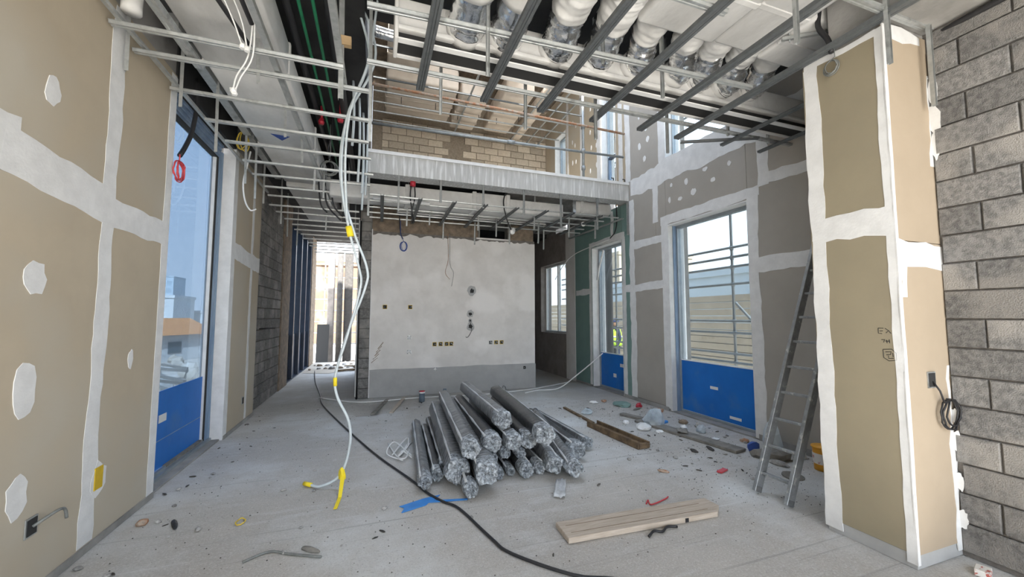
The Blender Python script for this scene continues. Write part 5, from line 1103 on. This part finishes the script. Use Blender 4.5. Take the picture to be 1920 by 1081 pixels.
tube('red_wire', [(2.30, 3.0, .006), (2.36, 3.05, .008), (2.33, 2.97, .008), (2.52, 3.02, .006), (2.58, 3.05, .006)], .006, REDW, None, 6, 5, 'short bent red wire behind the foreground plank', 'wire')
tube('black_twist', [(1.98, 2.56, .01), (2.06, 2.60, .015), (2.12, 2.58, .01), (2.2, 2.62, .012), (2.28, 2.60, .01)], .010, CABLE, None, 6, 5, 'black twisted strip in front of the foreground plank', 'scrap')
tube('dark_strap', [(-.79, 3.21, .006), (-.65, 3.28, .008), (-.5, 3.2, .006), (-.3, 3.10, .006)], .008, GCABLE, None, 6, 5, 'dark grey strap end on the floor at the left foreground', 'strap')
o = lump('dirty_glove', (-.38, 3.22, 0), (.085, .025, .012), WOODG, None, 31); tag(o, 'grimy crumpled scrap beside the dark strap', 'scrap')
o = lump('brick_scrap', (-1.70, 4.05, 0), (.05, .04, .03), RUST, None, 32); tag(o, 'reddish brick crumb by the foot of the left wall', 'rubble')
o = lump('black_shred', (-1.45, 3.95, 0), (.09, .02, .014), CABLE, None, 33); tag(o, 'curved black rubber shred on the floor near the left wall', 'scrap')
coil('pull_ring', (-.97, 3.82, .012), .035, 1.1, .005, YWIRE, (0, 0, 1), 'small brass-coloured ring on the floor at the left', 'ring', squash=1.7)
# blue tape on the floor
v = [(.25, 3.67), (.29, 3.63), (.26, 3.55), (.47, 3.62), (.50, 3.66), (.84, 3.60), (.84, 3.625), (.55, 3.69), (.62, 3.78), (.46, 3.75)]
k = len(v); me = mesh('blue_tape', [(a, b, .001) for a, b in v] + [(a, b, .006) for a, b in v], [tuple(range(k - 1, -1, -1)), tuple(range(k, 2 * k))] + [(i, (i + 1) % k, (i + 1) % k + k, i + k) for i in range(k)], BTAPE)
tag(ob('floor_tape', me), 'torn blue tape stuck to the floor in front of the pile', 'tape')
# cables on the floor
tube('floor_cable', [(-1.72, 14.0, .01), (-1.35, 11.2, .01), (-1.02, 9.28, .01), (-.85, 8.2, .01), (-.43, 6.68, .01), (.04, 5.15, .01), (.39, 4.21, .01), (.51, 3.85, .01), (.62, 3.62, .012), (.73, 3.45, .01), (.86, 2.93, .01), (.94, 2.70, .01), (1.24, 2.35, .01), (1.6, 2.1, .01), (2.0, 1.2, .01)], .011, CABLE, None, 8, 6, 'black power cable snaking across the whole floor from the corridor', 'cable')
tube('floor_conduit', [(-1.0, 8.9, .012), (-.2, 8.2, .012), (.9, 8.25, .012), (2.2, 8.15, .012), (3.3, 8.35, .012), (3.9, 8.6, .012), (4.6, 8.9, .02)], .012, WPLAST, None, 6, 6, 'thin white conduit lying along the foot of the back wall', 'conduit')
tube('white_cable', [(4.84, 7.7, .83), (4.6, 7.8, .6), (4.3, 8.0, .3), (3.95, 8.15, .03), (3.5, 8.2, .012), (3.1, 8.0, .012)], .013, WPLAST, None, 8, 6, 'white cable slanting from the green-board window down to the floor', 'cable')
tube('white_cable', [(4.78, 7.3, 3.30), (4.7, 8.6, 3.2), (4.55, 9.0, 2.95), (4.45, 9.3, 2.6)], .008, WPLAST, None, 6, 5, 'thin white cable crossing above the green boards', 'cable')
tube('white_pipe', [(4.93, 7.75, 3.15), (4.96, 8.0, 2.75), (4.98, 8.1, 2.5)], .02, WPLAST, None, 8, 0, 'short white pipe hanging in the head of the green-board window', 'pipe')
tube('corridor_pipe', [(-.31, 8.5, 0.06), (-.31, 8.5, 1.8), (-.31, 8.5, 3.6)], .013, WPLAST, None, 8, 0, 'white vertical conduit on the corner of the block pier', 'conduit')
tube('dark_pipe', [(-.285, 8.56, 0.0), (-.285, 8.56, 3.6)], .018, BLACKP, None, 8, 0, 'dark vertical strip beside the white conduit on the block pier', 'pipe')
# pipe stubs
for x, y, r, h, c in ((.93, 7.98, .055, .17, 0), (1.37, 7.95, .03, .20, 1)):
    t = empty('pipe_stub', (x, y, -.02)); tag(t, ('thick grey pipe stub with a red cap rising from the floor' if c == 0 else 'thin grey pipe stub rising from the floor behind the pile'), 'pipe', 'floor pipe stubs')
    tube('pipe', [(0, 0, 0), (0, 0, h)], r, PVC, t, 16); tube('pipe_socket', [(0, 0, h), (0, 0, h + .03)], r * 1.12, WPLAST if c == 0 else PVC, t, 16)
    if c == 0: tube('red_cap', [(0, 0, h + .03), (0, 0, h + .045)], r * 1.05, RED, t, 16)
tube('bent_strap', [(2.52, 7.6, 0.0), (2.53, 7.6, .2), (2.48, 7.6, .26), (2.44, 7.58, .18)], .012, GCABLE, None, 6, 4, 'bent dark strap standing behind the pile', 'strap')
o = lump('mortar_bag', (1.20, 6.95, 0), (.10, .08, .07), PLASTER, None, 41); tag(o, 'pale mortar lump behind the pile', 'rubble')
for i, (a, b) in enumerate((((.32, 7.15, 0), (.62, 8.35, 0)), ((.02, 7.15, 0), (.30, 8.30, 0)))):
    plank('thin pale screed batten beside the floor trench, %s of two' % ('right' if i == 0 else 'left'), a, b, .07, .02, WOODG if i else WOODL, name='screed_batten')
# ================================================================== WALL BOXES
def wallbox(x, z, w, h, label, wires=0, cover=None, y=8.60):
    t = empty('electrical_box', (x, y, z)); tag(t, label, 'electrical box', 'electrical boxes on the back wall')
    V = []; 
    for nm, q in (('box_rim', (-w / 2, -w / 2 + .008, -.012, .02, -h / 2, h / 2)), ('box_rim', (w / 2 - .008, w / 2, -.012, .02, -h / 2, h / 2)), ('box_rim', (-w / 2 + .008, w / 2 - .008, -.012, .02, h / 2 - .008, h / 2)), ('box_rim', (-w / 2 + .008, w / 2 - .008, -.012, .02, -h / 2, -h / 2 + .008))):
        box(nm, *q, YELLOWP if cover == 'y' else GALV, t)
    box('box_back', -w / 2 + .008, w / 2 - .008, -.006, -.003, -h / 2 + .008, h / 2 - .008, BOXD, t)
    if cover == 'w': tube('round_cover', [(-.0, -.012, 0), (-.0, -.02, 0)], w * .42, WPLAST, t, 12)
    for k in range(wires): tube('wire_tail', [(0, -.004, 0), (rnd.uniform(-.02, .02), -.04, rnd.uniform(-.02, .03)), (rnd.uniform(-.04, .04), -.05, rnd.uniform(-.04, .01))], .004, WPLAST, t, 5, 3)
for i, (x, z, cv) in enumerate(((.22, 1.84, 'y'), (.73, 1.84, 'y'), (.72, 1.20, 'w'), (.72, .90, 'w'))):
    wallbox(x, z, .085, .085, ('yellow-rimmed box at shoulder height, left of the plaster wall', 'yellow-rimmed box at shoulder height, right of its twin', 'round white box upper of the stacked pair on the plaster wall', 'round white box lower of the stacked pair on the plaster wall')[i], 1, cv)
for i, x in enumerate((1.25, 1.38, 1.51, 1.61)): wallbox(x, 1.05, .085, .085, '%s box from the left in the row of four on the plaster wall' % ORD[i], 1, 'y')
for i, x in enumerate((2.50, 2.63, 2.76)): wallbox(x, 1.06, .085, .085, '%s box from the left in the row of three on the plaster wall' % ORD[i], 2, 'y' if i else None)
wallbox(1.27, .52, .08, .08, 'low white box on the grey band, left', 1, 'w', 8.586); wallbox(3.31, .47, .08, .08, 'low box on the grey band near its right end', 1, None, 8.586)
def sidebox(name, loc, rz, label, extra=None):
    t = empty(name, loc); t.rotation_euler = (0, 0, rz); tag(t, label, 'electrical box')
    box('box_rim', -.045, .045, -.006, .0, -.055, .055, GALV, t); box('box_recess', -.036, .036, -.009, -.005, -.046, .046, BOXD, t)
    return t
t = sidebox('electrical_box', (-1.868, 3.20, .42), math.pi / 2, 'metal box with a bent grey conduit tail low on the left wall')
tube('conduit_tail', [(0, -.01, .0), (.03, -.05, .03), (.08, -.08, .05), (.13, -.08, .03), (.15, -.08, -.03)], .009, GCABLE, t, 6, 4)
t = sidebox('electrical_box', (-1.868, 7.18, .36), math.pi / 2, 'small dark box low on the far left gypsum boards')
t = sidebox('electrical_box', (3.66, 1.659, 1.21), 0, 'metal box on the narrow pier face feeding a coil of cable')
coil('grey_cable_coil', (3.79, 1.625, .97), .105, 3.2, .006, CABLE, (0, 1, 0), 'coil of grey cable hanging from the box on the pier', tail=[(3.66, 1.65, 1.20), (3.67, 1.62, 1.14), (3.70, 1.615, 1.06)])
tube('red_tag_bar', [(-1.95, 8.3, 1.42), (-1.7, 8.32, 1.43)], .012, CABLE, None, 6, 0, 'short dark bar sticking out of the corridor block wall', 'bar')
o = box('cardboard_box', -.05, .05, -.035, .035, 0, .04, LABELM, bev=.003); o.location = (3.72, 1.50, 0); o.rotation_euler = (0, 0, .3); tag(o, 'small red and white carton at the foot of the pier', 'carton')
for i, (x, y, sx, sy, sz, m, lb) in enumerate(((4.6, 6.15, .06, .05, .05, RED, 'red scrap by the foot of the green-board corner'), (4.7, 5.95, .07, .04, .04, CHIP, 'grey crumb heap between the green sheet and the large window'), (4.45, 6.0, .12, .03, .02, WOODG, 'grey splinter in front of the green sheet'),
        (4.25, 6.75, .06, .05, .03, RUST, 'rusty flake before the green-board window'), (4.6, 4.75, .05, .04, .05, CHIP, 'round grey pebble below the blue film panel'), (4.3, 4.72, .05, .05, .05, WPLAST, 'small white cup-like scrap on the floor past the grey board'), (4.0, 3.95, .10, .03, .015, DARKCHIP, 'black shred near the end of the grey board'),
        (3.75, 3.95, .07, .04, .012, DARKCHIP, 'black shred in the open floor right of the plank'), (2.95, 3.55, .06, .03, .015, RUST, 'small brown curl on the floor beyond the plank'), (4.75, 3.35, .05, .05, .10, WPLAST, 'white paper cup at the right wall behind the ladder'), (4.3, 3.3, .12, .06, .03, CHIP, 'grey plaster shard behind the ladder'), (3.9, 4.75, .06, .05, .02, WPLAST, 'white flake in front of the bags'))):
    o = lump('floor_scrap', (x, y, 0), (sx, sy, sz), m, None, 300 + i); tag(o, lb, 'scrap', 'small rubbish along the right wall')
# ================================================================== LOOSE CHIPS
CG = 'loose chips scattered over the floor'
rc = random.Random(99); lm = [lump('chip_master', (0, 0, 0), (.03, .022, .014), CHIP, None, 200 + k).data for k in range(4)] + [lump('chip_master', (0, 0, 0), (.035, .010, .008), DARKCHIP, None, 210 + k).data for k in range(3)]
for o in [x for x in bpy.data.objects if x.name.startswith('chip_master')]: bpy.data.objects.remove(o)
n = 0
while n < 150:
    q = rc.random()
    if q < .45: x, y = rc.uniform(3.2, 4.8), rc.uniform(2.7, 6.4)
    elif q < .6: x, y = -1.82 + abs(rc.gauss(0, .25)), rc.uniform(3.0, 7.8)
    else: x, y = rc.uniform(-1.6, 3.2), rc.uniform(2.5, 8.2)
    if .3 < x < 2.8 and 3.5 < y < 6.6 or y < 2.4 and x > 3.2 or 1.3 < x < 2.9 and 2.5 < y < 3 or x > 3.3 and 2.4 < y < 2.95: continue
    dk = rc.random() < .42; s = rc.uniform(.35, 1.05)
    o = ob('floor_chip', rc.choice(lm[4:] if dk else lm[:4]), None, (x, y, 0.0), (0, 0, rc.uniform(0, 6.28))); o.scale = (s, s, s)
    tag(o, ('dark sliver of scrap' if dk else 'pale mortar crumb') + (' on the littered floor strip along the right wall' if x > 3.2 else ' close to the foot of the left wall' if x < -1.2 else ' on the open floor in the foreground' if y < 3.6 else ' on the open floor beside and behind the pile'), 'chip', CG); n += 1
V = []; F = []
for k in range(2600):
    if rc.random() < .5: x, y = rc.uniform(2.9, 4.85), rc.uniform(2.4, 7)
    else: x, y = rc.uniform(-1.8, 3.3), rc.uniform(2.3, 8.4)
    s = rc.uniform(.002, .008); a = rc.uniform(0, 6.28); b = len(V); zz = .001
    V += [(x + s * math.cos(a), y + s * math.sin(a), zz), (x + s * math.cos(a + 2.1), y + s * math.sin(a + 2.1), zz), (x + s * math.cos(a + 4.2), y + s * math.sin(a + 4.2), zz), (x, y, zz + s * .8)]
    F += [(b, b + 1, b + 3), (b + 1, b + 2, b + 3), (b + 2, b, b + 3)]
g = ob('floor_grit', mesh('floor_grit', V, F, DARKCHIP), None, kind='stuff'); tag(g, 'fine dark grit strewn over the concrete floor', 'grit')
